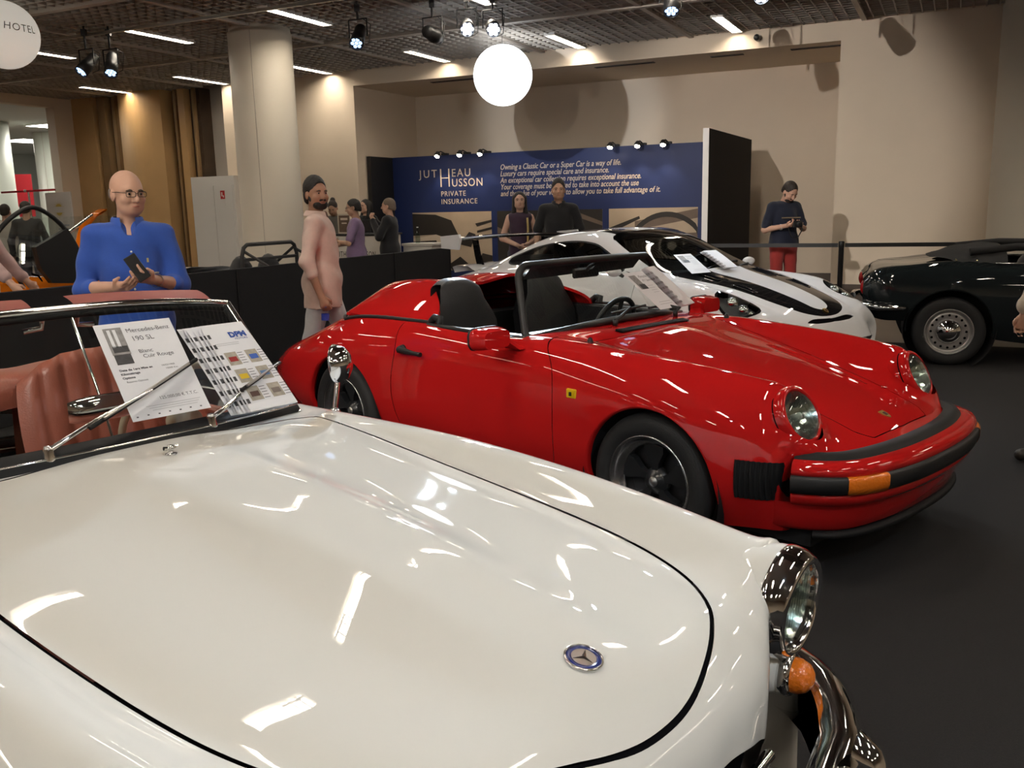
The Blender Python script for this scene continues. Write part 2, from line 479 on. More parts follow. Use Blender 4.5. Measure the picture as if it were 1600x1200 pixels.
# wood panelling on the left of the back wall
M_wood = mat('honey_wood', (0.60, 0.38, 0.17), 0.38, var=0.12, scale=2.5)
M_wood2 = mat('dark_wood_groove', (0.07, 0.045, 0.028), 0.6, var=0.2, scale=6)
M_wood3 = mat('mid_wood', (0.30, 0.19, 0.09), 0.5, var=0.15, scale=5)
wl = room('wall_back_wood', (-17.4, 14.75, 0), (-13.0, 15.0, 4.3), M_wall2)
def wood_panel(a, b, y, bow, m, nm):
    n = 10; pr = [(a, 14.75)] + [(a + (b - a) * i / n, y - bow * math.sin(PI * i / n)) for i in range(n + 1)] + [(b, 14.75)]
    MB().prism(pr, 0, 4.0).build(nm, m, wl)
wood_panel(-17.32, -16.67, 14.3, 0.02, M_wood, 'wood_panel')
wood_panel(-15.78, -14.60, 14.18, 0.12, M_wood, 'wood_panel')
for a, b, y, m in ((-16.66, -16.60, 14.5, M_wood2), (-16.59, -16.36, 14.34, M_wood3), (-16.35, -16.16, 14.5, M_wood2), (-16.15, -16.06, 14.34, M_wood3),
                   (-16.05, -15.79, 14.42, M_wood3), (-14.59, -14.44, 14.5, M_wood2), (-14.43, -14.37, 14.36, M_wood3), (-14.36, -14.30, 14.5, M_wood2),
                   (-14.29, -14.12, 14.34, M_wood), (-14.11, -13.96, 14.5, M_wood2), (-13.95, -13.9, 14.38, M_wood3), (-13.89, -13.80, 14.45, M_wood2)):
    wood_panel(a, b, y, 0.0, m, 'wood_strip')
# white technical door cabinet
dr = empty('door_1', W(-13.22, 14.0, 0), TH); dr['kind'] = 'structure'
MB().box((-0.56, 0.0, 0), (0.55, 0.7, 2.24)).build('door_casing', M_white, dr)
MB().box((-0.45, -0.012, 0.05), (0.02, 0.0, 2.06)).build('door_leaf', M_white, dr)
MB().box((0.03, -0.012, 0.05), (0.50, 0.0, 2.06)).build('door_leaf', M_white, dr)
t = empty('fire_sign', W(-12.97, 13.985, 1.80), TH)
M_red = mat('sign_red', (0.55, 0.04, 0.04), 0.5)
MB().box((-0.055, -0.004, 0.0), (0.055, 0.0, 0.16)).build('sign_plate', M_red, t)
MB().box((-0.03, -0.006, 0.05), (0.0, -0.0041, 0.13)).build('pictogram', M_white, t)
MB().box((0.01, -0.006, 0.03), (0.035, -0.0041, 0.07)).build('pictogram', M_white, t)
MB().box((-0.055, -0.004, -0.14), (0.055, 0.0, -0.015)).build('text_plate', M_white, t)
tag(t, 'small red and white fire extinguisher sign on the white door cabinet', 'sign')
# louvred vent
t = empty('air_vent', W(-12.35, 14.23, 0.55), TH)
MB().box((-0.1, 0.0, 0), (0.1, 0.04, 0.78)).build('vent_frame', M_white, t)
for k in range(15):
    MB().box((-0.07, -0.012, 0.05 + k * 0.046), (0.07, 0.0, 0.05 + k * 0.046 + 0.018)).build('slat', M_beam, t)
tag(t, 'narrow louvred air vent on the wall beside the round column', 'vent')
# left wall with the wide opening to the lobby
wlft = room('wall_left', (-17.55, -9, 0), (-17.3, 6.5, 4.3), M_wall)
room('wall_left_jamb', (-17.55, 13.85, 0), (-17.3, 14.75, 4.3), M_wall)
room('trim_2', (-17.55, 6.5, 3.80), (-17.3, 13.85, 4.3), M_wall)
M_lobby = mat('lobby_white', (0.72, 0.74, 0.70), 0.7)
M_lobcol = mat('lobby_column', (0.66, 0.70, 0.62), 0.35)
room('wall_lobby', (-31, 24.0, 0), (-17.5, 24.3, 4.3), M_lobby)
room('wall_lobby_far', (-31.3, -4, 0), (-31, 24.3, 4.3), M_lobby)
room('ceiling_lobby', (-31, -4, 3.80), (-17.55, 24.3, 3.9), M_lobby)
lp = W(-21.0, 17.2, 0)
for X, Y, r, n in ((-21.15, 14.95, 0.52, 'column_3'), (-22.6, 17.9, 0.45, 'column_4')):
    column(X, Y, r, n, 3.78, M_lobcol)
room('door_2', (-23.6, 20.3, 0), (-23.45, 20.9, 3.0), M_black)
room('wall_lobby_block', (-23.9, 19.3, 0), (-23.6, 22.5, 3.45), M_lobby)
for X, Y in ((-20.2, 12.8), (-20.4, 16.5), (-24.5, 14.5), (-25, 19)):
    t = empty('lobby_light', W(X, Y, 3.79), TH)
    MB().box((-0.6, -0.6, -0.03), (0.6, 0.6, 0.0)).build('housing', M_white, t)
    MB().box((-0.56, -0.56, -0.034), (0.56, 0.56, -0.03)).build('diffuser', mat('lobby_diffuser', (1, 1, 1), 0.5, emit=(1, 0.95, 0.86), estr=20.0), t)
    tag(t, 'square ceiling light panel in the lobby beyond the opening', 'ceiling light', 'lobby ceiling lights')
# ceiling tube lights
rows = [13.55, 9.95, 6.35, 2.75, -0.85, -4.45]
cols = [-5.5 + 2.45 * k for k in range(-4, 6)]
tl = empty('ceiling_light', (0, 0, 0), TH)
MB().box((-0.085, -0.66, 0.0), (-0.070, 0.66, 0.09)).box((0.070, -0.66, 0.0), (0.085, 0.66, 0.09)).box((-0.085, -0.66, 0.0), (0.085, -0.645, 0.09)).box((-0.085, 0.645, 0.0), (0.085, 0.66, 0.09)).box((-0.085, -0.66, 0.08), (0.085, 0.66, 0.095)).build('housing', M_white, tl)
MB().box((-0.055, -0.63, 0.035), (0.055, 0.63, 0.06)).build('diffuser', M_tube, tl)
first = True
for ri, r in enumerate(rows):
    for ci, c in enumerate(cols):
        if ri == 0 and ci > 5: continue
        p = W(c + (0.2 if ri % 2 else 0.0), r, 3.965)
        o = tl if first else copy_tree(tl)
        first = False
        o.location = p
        od = ('first', 'second', 'third', 'fourth', 'fifth', 'sixth', 'seventh', 'eighth', 'ninth', 'tenth')[ci]
        if ri < 2:
            tag(o, od + ' warm tube light from the left in the ceiling row ' + ('nearest the back wall' if ri == 0 else 'second from the back wall'), 'ceiling light', 'tube lights in the lattice ceiling')
        else: tag(o, 'warm tube light set in the ceiling rows above the cars and behind them', 'ceiling light', 'tube lights over the cars')
# ================================================================== cars: shared pieces
M_tyre = mat('tyre_rubber', (0.014, 0.014, 0.015), 0.7, bump=0.1, bscale=200)
M_rubber = mat('black_rubber', (0.012, 0.012, 0.013), 0.55, spec=0.25)
M_seam = mat('panel_gap', (0.006, 0.006, 0.007), 0.9, spec=0.0)
M_well = mat('wheel_well', (0.010, 0.010, 0.011), 0.9)
M_glass = thin_glass('clear_car_glass', (0.90, 0.94, 0.92))
M_tint = thin_glass('tinted_car_glass', (0.34, 0.36, 0.36), 1.4)
M_lens = mat('headlamp_glass', (0.95, 0.96, 0.96), 0.04, trans=1.0, ior=1.2)
M_lampin = mat('headlamp_reflector', (0.75, 0.76, 0.76), 0.18, metal=1.0, bump=0.25, bscale=25)
M_amber = mat('amber_lens', (0.80, 0.19, 0.012), 0.12, coat=0.6, spec=0.6, bump=0.4, bscale=90)
M_leather_k = mat('black_leather', (0.016, 0.016, 0.018), 0.42, bump=0.15, bscale=120)
M_red_leather = mat('red_brown_leather', (0.30, 0.085, 0.055), 0.36, var=0.12, scale=14, bump=0.12, bscale=150)
M_paper = mat('white_paper', (0.80, 0.80, 0.83), 0.6)
M_ink = mat('grey_ink', (0.12, 0.12, 0.14), 0.7)
M_blueink = mat('blue_ink', (0.03, 0.08, 0.33), 0.6)
def paint(name, col, rough=0.30, coat=1.0):
    return mat(name, col, rough, coat=coat, coat_rough=0.015, spec=0.0)
def arch_cut(xw, zw, R, ymin=0.35):
    def g(P):
        d = np.hypot(P[:, 0] - xw, P[:, 2] - zw) - R
        return np.where(np.abs(P[:, 1]) > ymin, d, 1.0)
    return g
def wheel_well(car, xw, yo, side, R, zw):
    """dark bowl behind a wheel arch"""
    pr = [(R + 0.005, 0), (R + 0.005, -0.32), (0.0, -0.33)]
    o = MB().lathe(pr, 36, 'y').build('wheel_well', M_well, car)
    o.location = (xw, yo * side - (0.02 * side), zw)
    if side < 0: o.rotation_euler = (0, 0, PI)
    return o
def arch_lip(car, shell, xw, zw, R, side, m, a0=0, a1=180, w=0.03, t=0.012):
    f = shell.y_at(side); P = []
    for k in range(41):
        a = math.radians(a0 + (a1 - a0) * k / 40)
        x, z = xw + R * math.cos(a), zw + R * math.sin(a); y = f(x, z)
        P.append([(x, y + 0.001 * side, z), (x - t * 0.4 * math.cos(a), y + 0.002 * side, z - t * 0.4 * math.sin(a)),
                  (x - t * math.cos(a), y - 0.008 * side, z - t * math.sin(a)), (x - t * math.cos(a), y - w * side, z - t * math.sin(a))])
    o = MB().grid(P, flip=(side < 0)).build('wheel_arch_lip', m, car)
    return o
def tyre_mesh(r, w, rr):
    h = w / 2
    return [(rr, -h * 0.86), (rr + 0.012, -h * 0.98), (r * 0.55 + rr * 0.45, -h * 1.04), (r - 0.03, -h), (r - 0.008, -h * 0.86), (r, -h * 0.6), (r, -h * 0.32),
            (r - 0.006, -h * 0.3), (r - 0.006, -h * 0.25), (r, -h * 0.23), (r, h * 0.23), (r - 0.006, h * 0.25), (r - 0.006, h * 0.3), (r, h * 0.32), (r, h * 0.6), (r - 0.008, h * 0.86), (r - 0.03, h), (r * 0.55 + rr * 0.45, h * 1.04), (rr + 0.012, h * 0.98), (rr, h * 0.86)]
def tyre(car, x, y, r, w, rr):
    o = MB().lathe(tyre_mesh(r, w, rr), 56, 'y').build('tire', M_tyre, car)
    o.location = (x, y, r); return o
def quad_on(M, u0, v0, u1, v1, z=0.0):
    return [(u0, v0, z), (u1, v0, z), (u1, v1, z), (u0, v1, z)]
def sheet(name, w, h, m, parent=None, curl=0.0, n=8):
    """paper sheet in its own xy plane, origin at the bottom-left corner"""
    P = [[(w * j / 4, h * i / n, curl * (i / n) ** 2) for j in range(5)] for i in range(n + 1)]
    Q = [[(a, b, c - 0.0006) for a, b, c in r] for r in P]
    mb = MB().grid(P, flip=True).grid(Q)
    return mb.build(name, m, parent)
def steering_wheel(car, c, r, tilt, m, nm='steering_wheel', spokes=3, rim=0.016):
    mb = MB(); pts = [(0, r * math.cos(2 * PI * k / 40), r * math.sin(2 * PI * k / 40)) for k in range(40)]
    mb.tube(pts, rim, 8, closed=True)
    for k in range(spokes):
        a = 2 * PI * k / spokes - PI / 2
        mb.tube([(0.02, 0, 0), (0.0, r * math.cos(a), r * math.sin(a))], 0.014, 6)
    mb.lathe([(0, -0.02), (0.05, -0.015), (0.055, 0.03), (0, 0.04)], 20, 'x')
    mb.tube([(0.03, 0, 0), (0.35, 0, 0)], 0.02, 8)
    o = mb.build(nm, m, car); o.location = c; o.rotation_euler = (0, tilt, 0)
    return o
# ================================================================== white roadster in the foreground
MY = math.atan2(-0.665, 0.747)
_l = Vector((0.665, 0.747, 0))
merc = empty('roadster', Vector((-1.055, 2.395, 0)) + _l * 0.012, MY)
tag(merc, 'cream white classic roadster with red leather interior, nearest to the viewer', 'car')
M_cream = paint('cream_paint', (0.74, 0.725, 0.68))
def build_merc():
    st = []
    def S(x, pts): st.append([(x + (p[2] if len(p) > 2 else 0), p[0], p[1]) for p in pts])
    #     centre      bulge        foot         mid          hood edge    inner rise   crest        shoulder     side         low        sill
    S(-2.28, [(0, .62), (.10, .62), (.20, .62), (.32, .62), (.44, .61), (.50, .60), (.56, .585), (.62, .56), (.64, .50), (.62, .42), (.55, .34)])
    S(-2.20, [(0, .74), (.10, .74), (.20, .74), (.34, .735), (.48, .72), (.56, .72), (.64, .70), (.71, .66), (.74, .56), (.73, .42), (.66, .30)])
    S(-1.95, [(0, .84), (.10, .84), (.20, .84), (.36, .83), (.52, .80), (.60, .80), (.68, .795), (.77, .74), (.82, .58), (.82, .40), (.76, .24)])
    S(-1.50, [(0, .90), (.10, .90), (.20, .90), (.38, .89), (.55, .855), (.63, .845), (.71, .85), (.80, .79), (.86, .58), (.86, .38), (.79, .20)])
    S(-0.95, [(0, .92), (.10, .92), (.20, .92), (.40, .91), (.57, .885), (.65, .87), (.73, .86), (.81, .79), (.865, .58), (.865, .38), (.79, .20)])
    S(-0.35, [(0, .912), (.11, .912), (.20, .910), (.40, .903), (.59, .888), (.66, .880), (.74, .865), (.82, .79), (.87, .58), (.87, .38), (.79, .20)])
    S( 0.10, [(0, .928), (.12, .926), (.20, .920), (.40, .905), (.595, .886), (.66, .884), (.74, .868), (.82, .79), (.87, .58), (.87, .38), (.79, .20)])
    S( 0.50, [(0, .924), (.115, .921), (.185, .901), (.39, .874), (.590, .846), (.645, .868), (.73, .874), (.82, .79), (.87, .58), (.87, .38), (.79, .20)])
    S( 0.85, [(0, .904), (.11, .901), (.180, .878), (.38, .850), (.572, .816), (.635, .845), (.715, .862), (.81, .79), (.865, .58), (.865, .38), (.79, .20)])
    S( 1.15, [(0, .874), (.10, .871), (.172, .849), (.36, .822), (.540, .793), (.610, .822), (.69, .843), (.79, .775), (.855, .58), (.86, .38), (.79, .20)])
    S( 1.38, [(0, .836), (.09, .834), (.165, .817), (.33, .797), (.490, .775), (.570, .800), (.655, .825), (.75, .765), (.815, .60), (.83, .40), (.77, .20)])
    S( 1.53, [(0, .803), (.08, .801), (.150, .790), (.28, .782), (.420, .765), (.520, .778), (.635, .812), (.725, .760), (.765, .64), (.78, .45), (.73, .22)])
    S( 1.62, [(0, .766, .02), (.08, .766, .02), (.145, .764, .02), (.255, .760, .015), (.385, .750, -.005), (.480, .758, -.03), (.625, .812, -.05), (.715, .760, -.05), (.742, .68, -.05), (.745, .50, -.03), (.70, .24, .0)])
    S( 1.69, [(0, .720, .02), (.08, .720, .02), (.140, .720, .02), (.240, .718, .012), (.350, .712, -.005), (.440, .712, -.035), (.560, .735, -.08), (.685, .730, -.09), (.735, .66, -.10), (.715, .48, -.14), (.66, .25, -.16)])
    S( 1.74, [(0, .650, .005), (.08, .650, .005), (.135, .650, .0), (.230, .648, -.005), (.320, .640, -.022), (.395, .635, -.06), (.470, .620, -.12), (.560, .600, -.17), (.63, .550, -.22), (.635, .45, -.25), (.60, .26, -.26)])
    S( 1.75, [(0, .560, .0), (.08, .560, .0), (.130, .560, -.005), (.220, .555, -.012), (.300, .545, -.03), (.370, .535, -.07), (.440, .515, -.16), (.510, .490, -.22), (.57, .450, -.27), (.58, .38, -.30), (.55, .26, -.30)])
    S( 1.72, [(0, .440, .0), (.08, .440, .0), (.130, .440, -.005), (.220, .430, -.012), (.290, .420, -.03), (.350, .405, -.08), (.410, .385, -.16), (.470, .36, -.22), (.52, .33, -.27), (.54, .30, -.30), (.53, .26, -.30)])
    # keep the bonnet convex right up to its edge: one more line just inside the valley
    st = [r[:4] + [tuple(np.array(r[3]) + (np.array(r[4]) - np.array(r[3])) * np.array((.76, .76, .66)))] + r[4:] for r in st]
    P = net_surface(mirror_net(st), 190, 130)
    P = relax_u(P, lambda x: np.interp(x, [-2.0, -1.6, 1.30, 1.50, 1.60], [.03, .14, .14, .06, .012]))
    sh = Shell(P)
    F = sh.F
    # wheel arches
    for xw in (1.10, -1.30):
        ins, F = sh.split(F, arch_cut(xw, .30, .345, .4))
    # cockpit
    ins, F = sh.split(F, poly_sdf(smooth_poly([(-1.12, -.42), (-1.02, -.64), (-.70, -.685), (-.30, -.67), (-.08, -.60), (.02, -.35), (.06, 0), (.02, .35), (-.08, .60), (-.30, .67), (-.70, .685), (-1.02, .64), (-1.12, .42), (-1.14, 0)], 6)))
    # headlight openings
    for sgn in (1, -1):
        _, F = sh.split(F, lambda Q, s=sgn: np.where(Q[:, 0] > 1.575, np.hypot(Q[:, 1] - .617 * s, Q[:, 2] - .698) - .108, 1.0))
    # grille mouth
    def mouth(Q): return np.where(Q[:, 0] > 1.5, np.hypot(Q[:, 1] / .34, (Q[:, 2] - .53) / .105) - 1, 1)
    gr, F = sh.split(F, mouth)
    sh.build('grille_recess', gr, M_seam, merc, off=-0.03)
    # bonnet outline
    half = [(.03, .603), (.50, .588), (.85, .570), (1.15, .542), (1.33, .508), (1.47, .452), (1.565, .372), (1.625, .280), (1.668, .180), (1.693, .090)]
    out = [(x, -y) for x, y in half] + [(1.70, 0)] + half[::-1]
    outline = smooth_poly(out, 6, closed=False)
    outline = outline + [(.055, .3), (.062, 0), (.055, -.3)]
    g = poly_sdf(outline)
    def gtop(off):
        return lambda Q: np.where(Q[:, 2] > .60, g(Q) + off, 1.0)
    hood, F = sh.split(F, gtop(.0042))
    seam, F = sh.split(F, gtop(-.0042))
    sh.build('bonnet_gap', seam, M_seam, merc, off=-0.006)
    sh.build('bonnet', hood, M_cream, merc)
    # doors
    for sgn in (1, -1):
        dp = poly_sdf(smooth_poly([(-.16, .84), (-.13, .60), (-.15, .30), (-.35, .27), (-.75, .27), (-.98, .33), (-1.03, .60), (-1.02, .86), (-.6, .93)], 5), (0, 2))
        def gd(off, sgn=sgn): return lambda Q: np.where(Q[:, 1] * sgn > .66, dp(Q) + off, 1.0)
        door, F = sh.split(F, gd(.003)); sm, F = sh.split(F, gd(-.003))
        sh.build('door_gap', sm, M_seam, merc, off=-0.006)
        d = sh.build('door', door, M_cream, merc)
        MB().tube([(-.93, .875 * sgn, .70), (-.90, .905 * sgn, .70), (-.80, .905 * sgn, .70), (-.77, .875 * sgn, .70)], .010, 8).build('door_handle', M_chrome, d)
    sh.build('body', F, M_cream, merc)
    return sh
sh = build_merc(); mz = sh.z_at(.55)
for xw in (1.10, -1.30):
    for sd in (1, -1):
        wheel_well(merc, xw, .80, sd, .36, .30)
        arch_lip(merc, sh, xw, .30, .345, sd, M_cream, 8, 172)
        t = tyre(merc, xw, .70 * sd, .315, .17, .175)
        MB().lathe([(0, .05), (.04, .05), (.10, .035), (.12, .02), (.155, .03), (.178, .06), (.182, .07), (.176, .03), (.12, .0), (0, .0)], 32, 'y').build('wheel_cap', M_chrome, t)
        if sd < 0: t.rotation_euler = (0, 0, PI)
# grille bar and star
g_ = empty('grille', (1.70, 0, .53), 0, merc)
MB().tube([(.02, -.33, 0), (.03, -.2, 0), (.035, 0, 0), (.03, .2, 0), (.02, .33, 0)], .012, 8).build('grille_bar', M_chrome, g_)
MB().tube([(.04, .085 * math.cos(2 * PI * k / 28), .085 * math.sin(2 * PI * k / 28)) for k in range(28)], .007, 8, closed=True).build('star_ring', M_chrome, g_)
s_ = MB()
for k in range(3):
    a = PI / 2 + 2 * PI * k / 3
    s_.tube([(.04, 0, 0), (.04, .085 * math.cos(a), .085 * math.sin(a))], [.016, .003], 6)
s_.build('star', M_chrome, g_)
# headlights
for sd in (1, -1):
    h = empty('headlight', (1.585, .617 * sd, .698), 0, merc); h.rotation_euler = (0, math.radians(5), math.radians(3) * sd)
    MB().lathe([(.118, .006), (.1225, .010), (.1230, .022), (.1205, .037), (.115, .050), (.113, .052), (.110, .060), (.104, .066), (.098, .066), (.094, .058), (.090, .045)], 48, 'x').build('chrome_ring', M_chrome, h)
    MB().lathe([(.06, -.16), (.09, -.10), (.108, -.05), (.1185, -.008), (.1205, .018)], 48, 'x').build('headlight_nacelle', M_cream, h)
    MB().lathe([(.0, -.03), (.04, -.028), (.075, .0), (.094, .048)], 40, 'x').build('reflector', M_lampin, h)
    MB().lathe([(0, .078), (.04, .074), (.075, .063), (.094, .052)], 40, 'x').build('lens', M_glass, h)
    fl = MB()
    for k in range(-5, 6): fl.box((.040, k * .015 - .002, -.075 + abs(k) * .006), (.046, k * .015 + .002, .075 - abs(k) * .006))
    fl.build('lens_flutes', M_glass, h)
    MB().lathe([(0, .005), (.010, .0), (.012, -.03), (0, -.03)], 12, 'x').build('bulb', M_white, h)
    MB().box((.045, -.02, -.135), (.062, .02, -.115), .004).build('rim_clip', M_chrome, h)
    # turn signal
    s = empty('turn_signal', (1.635, .592 * sd, .552), 0, merc); s.rotation_euler = (0, 0, math.radians(8) * sd)
    MB().lathe([(.0, -.26), (.105, -.26), (.092, -.18), (.070, -.10), (.052, -.04), (.045, -.012), (0, -.012)], 28, 'x').build('signal_pod', M_cream, s)
    MB().lathe([(.0, -.014), (.046, -.014), (.048, .002), (.043, .012), (0, .012)], 28, 'x').build('chrome_base', M_chrome, s)
    MB().lathe([(.038, .012), (.037, .026), (.030, .042), (.015, .053), (0, .056)], 24, 'x').build('amber_lens', M_amber, s)
# bumper: two-piece chrome blade with over-riders
b_ = []
for k in range(41):
    t = k / 40 * 2 - 1; y = .80 * t
    y = .83 * t; x = float(np.interp(abs(y), [0, .3, .5, .6, .7, .77, .81, .83], [1.90, 1.885, 1.845, 1.80, 1.735, 1.655, 1.56, 1.44]))
    b_.append((x, y))
P = []
for (x, y) in b_:
    row = []
    for a in range(-120, 121, 16):
        ra = math.radians(a); row.append((x - .055 + .055 * math.cos(ra), y * (1 - .06 * (1 - math.cos(ra))), .465 + .078 * math.sin(ra)))
    P.append(row)
MB().grid(P).build('front_bumper', M_chrome, merc)
for sd in (1, -1):
    MB().grid([[(x, y + sd * .43, z) for (x, y, z) in r] for r in
        [[(1.845 + .065 * math.sin(PI * min(1, i / 8)) ** .5 * math.cos(math.radians(a)) , .034 * math.sin(math.radians(a)) * (1 if 0 < i < 8 else .3), .37 + .026 * i) for a in range(-90, 91, 18)] for i in range(9)]]).build('over_rider', M_chrome, merc)
    MB().tube([(1.62, .40 * sd, .42), (1.78, .43 * sd, .43), (1.89, .43 * sd, .44)], .022, 8).build('bumper_bracket', M_chrome, merc)
MB().grid([[(-2.33 + .16 * (abs(k / 20 * 2 - 1)) ** 2.6 - .04 * math.cos(math.radians(a)) + .03, .80 * (k / 20 * 2 - 1), .44 + .06 * math.sin(math.radians(a))) for a in range(-80, 81, 20)] for k in range(21)], flip=True).build('rear_bumper', M_chrome, merc)
# bonnet badge: blue ring with silver star
zb = mz(1.545, 0); slope = math.atan2(mz(1.50, 0) - mz(1.59, 0), .09)
bd = empty('bonnet_badge', (1.545, 0, zb + .001), 0, merc); bd.rotation_euler = (0, slope, 0)
MB().lathe([(.034, -.001), (.034, .002), (.033, .0035), (.0305, .0035), (.0305, .002)], 40).build('badge_rim', M_chrome, bd)
MB().lathe([(.0305, .0), (.0305, .0028), (.0215, .0028), (.0215, .0)], 40).build('badge_ring', mat('badge_blue', (.02, .03, .16), .2, coat=.5), bd)
MB().lathe([(.0215, .0026), (0, .0026)], 32).build('badge_field', mat('badge_silver', (.42, .36, .32), .35, metal=.8), bd)
s_ = MB()
for k in range(3):
    a = 2 * PI * k / 3
    ca, sa = math.cos(a), math.sin(a)
    s_.add([(0.0045 * math.cos(a + PI / 3), .0045 * math.sin(a + PI / 3), .0028), (.0205 * ca, .0205 * sa, .0028), (.0045 * math.cos(a - PI / 3), .0045 * math.sin(a - PI / 3), .0028), (0, 0, .0052)],
           [(0, 3, 1), (1, 3, 2)])
s_.build('badge_star', M_chrome, bd)
# cowl washer nozzle
zn = mz(.23, 0); nz = empty('washer_nozzle', (.23, 0, zn - .002), 0, merc)
MB().lathe([(0, .0), (.014, .0), (.015, .004), (.006, .007), (.006, .012), (.012, .014), (.013, .02), (.009, .025), (0, .026)], 16).build('nozzle_body', M_chrome, nz)
MB().tube([(0, -.006, .018), (0, -.019, .020)], .0055, 8).tube([(0, .006, .018), (0, .019, .020)], .0055, 8).build('nozzle_jets', M_chrome, nz)
# windscreen: curved glass in a chrome frame
def ws(t, s):
    """t -1..1 across, s 0..1 base to header"""
    xb = .045 - .135 * abs(t) ** 2.2; zb_ = .926 - .022 * abs(t) ** 2
    xt = -.335 - .065 * abs(t) ** 2.2; zt = 1.268 - .040 * abs(t) ** 2.4
    hw = .600 - .028 * s
    return (xb + (xt - xb) * s, hw * t, zb_ + (zt - zb_) * s)
T = np.linspace(-1, 1, 41)
MB().grid([[ws(t, s) for t in T] for s in np.linspace(0.02, .99, 14)]).build('windscreen_glass', M_glass, merc)
fr = empty('windscreen_frame', (0, 0, 0), 0, merc)
MB().tube([ws(t, 1.0) for t in T], .011, 10).build('header_rail', M_chrome, fr)
MB().tube([(x - .018, y, z - .004) for x, y, z in [ws(t, 1.0) for t in T]], .014, 8).build('header_seal', M_rubber, fr)
MB().tube([(x + .006, y, z - .019) for x, y, z in [ws(t, 1.0) for t in T]], .010, 8).build('glass_seal', M_rubber, fr)
for sd in (1, -1):
    MB().tube([ws(sd * 1.0, s) for s in np.linspace(-.06, 1.0, 12)], .012, 10).build('side_post', M_chrome, fr)
    MB().tube([(x - .02, y + sd * .012, z - .01) for x, y, z in [ws(sd * 1.0, s) for s in np.linspace(-.06, 1.02, 12)]], .014, 8).build('cream_post', M_cream, fr)
    MB().tube([(x - .004, y - sd * .014, z) for x, y, z in [ws(sd * .99, s) for s in np.linspace(0, .98, 10)]], .008, 8).build('post_seal', M_rubber, fr)
MB().tube([(x + .012, y, z - .008) for x, y, z in [ws(t, 0) for t in T]], .013, 8).build('base_gasket', M_rubber, fr)
MB().tube([(x + .016, y, z + .010) for x, y, z in [ws(t, 0) for t in T]], .004, 6).build('base_trim', M_chrome, fr)
MB().grid([[(ws(t, 0)[0] + dx, ws(t, 0)[1], ws(t, 0)[2] + dz) for t in T] for dx, dz in ((-.02, .03), (.010, .018), (.024, .004), (.030, -.010))]).build('cowl_gasket', M_rubber, fr)
# wipers
for y0_, ang in ((-.222, 10), (.230, 14)):
    w = empty('wiper', (.035, y0_, mz(.035, y0_) + .002), 0, merc)
    MB().lathe([(0, .0), (.017, .0), (.018, .012), (.014, .026), (.013, .040), (.010, .047), (0, .049)], 16).build('pivot', M_chrome, w)
    e0 = Vector((.0, .005, .036)); t1 = (y0_ + .30) / .6
    L = .27
    pe = Vector(ws(t1, .26)) + Vector((.062, 0, .042)) * (1.0 if y0_ < 0 else 1.55) - Vector(w.location)
    MB().tube([e0, e0 + Vector((.008, .03, .018)), e0.lerp(pe, .5) + Vector((.012, 0, .012)), pe], [.011, .010, .007, .005], 8, flat=.7).build('wiper_arm', M_chrome, w)
    ta, tb = (y0_ + .10) / .6, min(.93, (y0_ + .50) / .6)
    bl = [Vector(ws(ta + (tb - ta) * k / 10, .10 + .34 * k / 10 if y0_ < 0 else .12 + .16 * k / 10)) + Vector((.047, 0, .034)) * (1.0 if y0_ < 0 else 1.7) - Vector(w.location) for k in range(11)]
    MB().tube(bl, .006, 6).build('wiper_blade', M_rubber, w)
    MB().tube([p + Vector((.008, 0, .006)) for p in bl[1:-1]], .004, 6).build('blade_carrier', M_steel, w)
# door mirror on the far wing
mr = empty('door_mirror', (-.10, .768, mz(-.10, .768) - .004), 0, merc)
MB().lathe([(0, 0), (.022, 0), (.020, .012), (.010, .02), (0, .02)], 14).tube([(0, 0, .0), (0, .01, .05), (-.012, .03, .11), (-.02, .035, .145)], .009, 10).build('mirror_stem', M_chrome, mr)
hd = MB().lathe([(0, .045), (.03, .042), (.055, .026), (.066, .0), (.069, -.012), (.066, -.016)], 28, 'x').build('mirror_head', M_chrome, mr)
hd.location = (-.02, .045, .165); hd.rotation_euler = (0, math.radians(-6), math.radians(35))
MB().lathe([(.064, -.014), (0, -.012)], 28, 'x').build('mirror_glass', mat('mirror_face', (.7, .7, .7), .02, metal=1), hd)
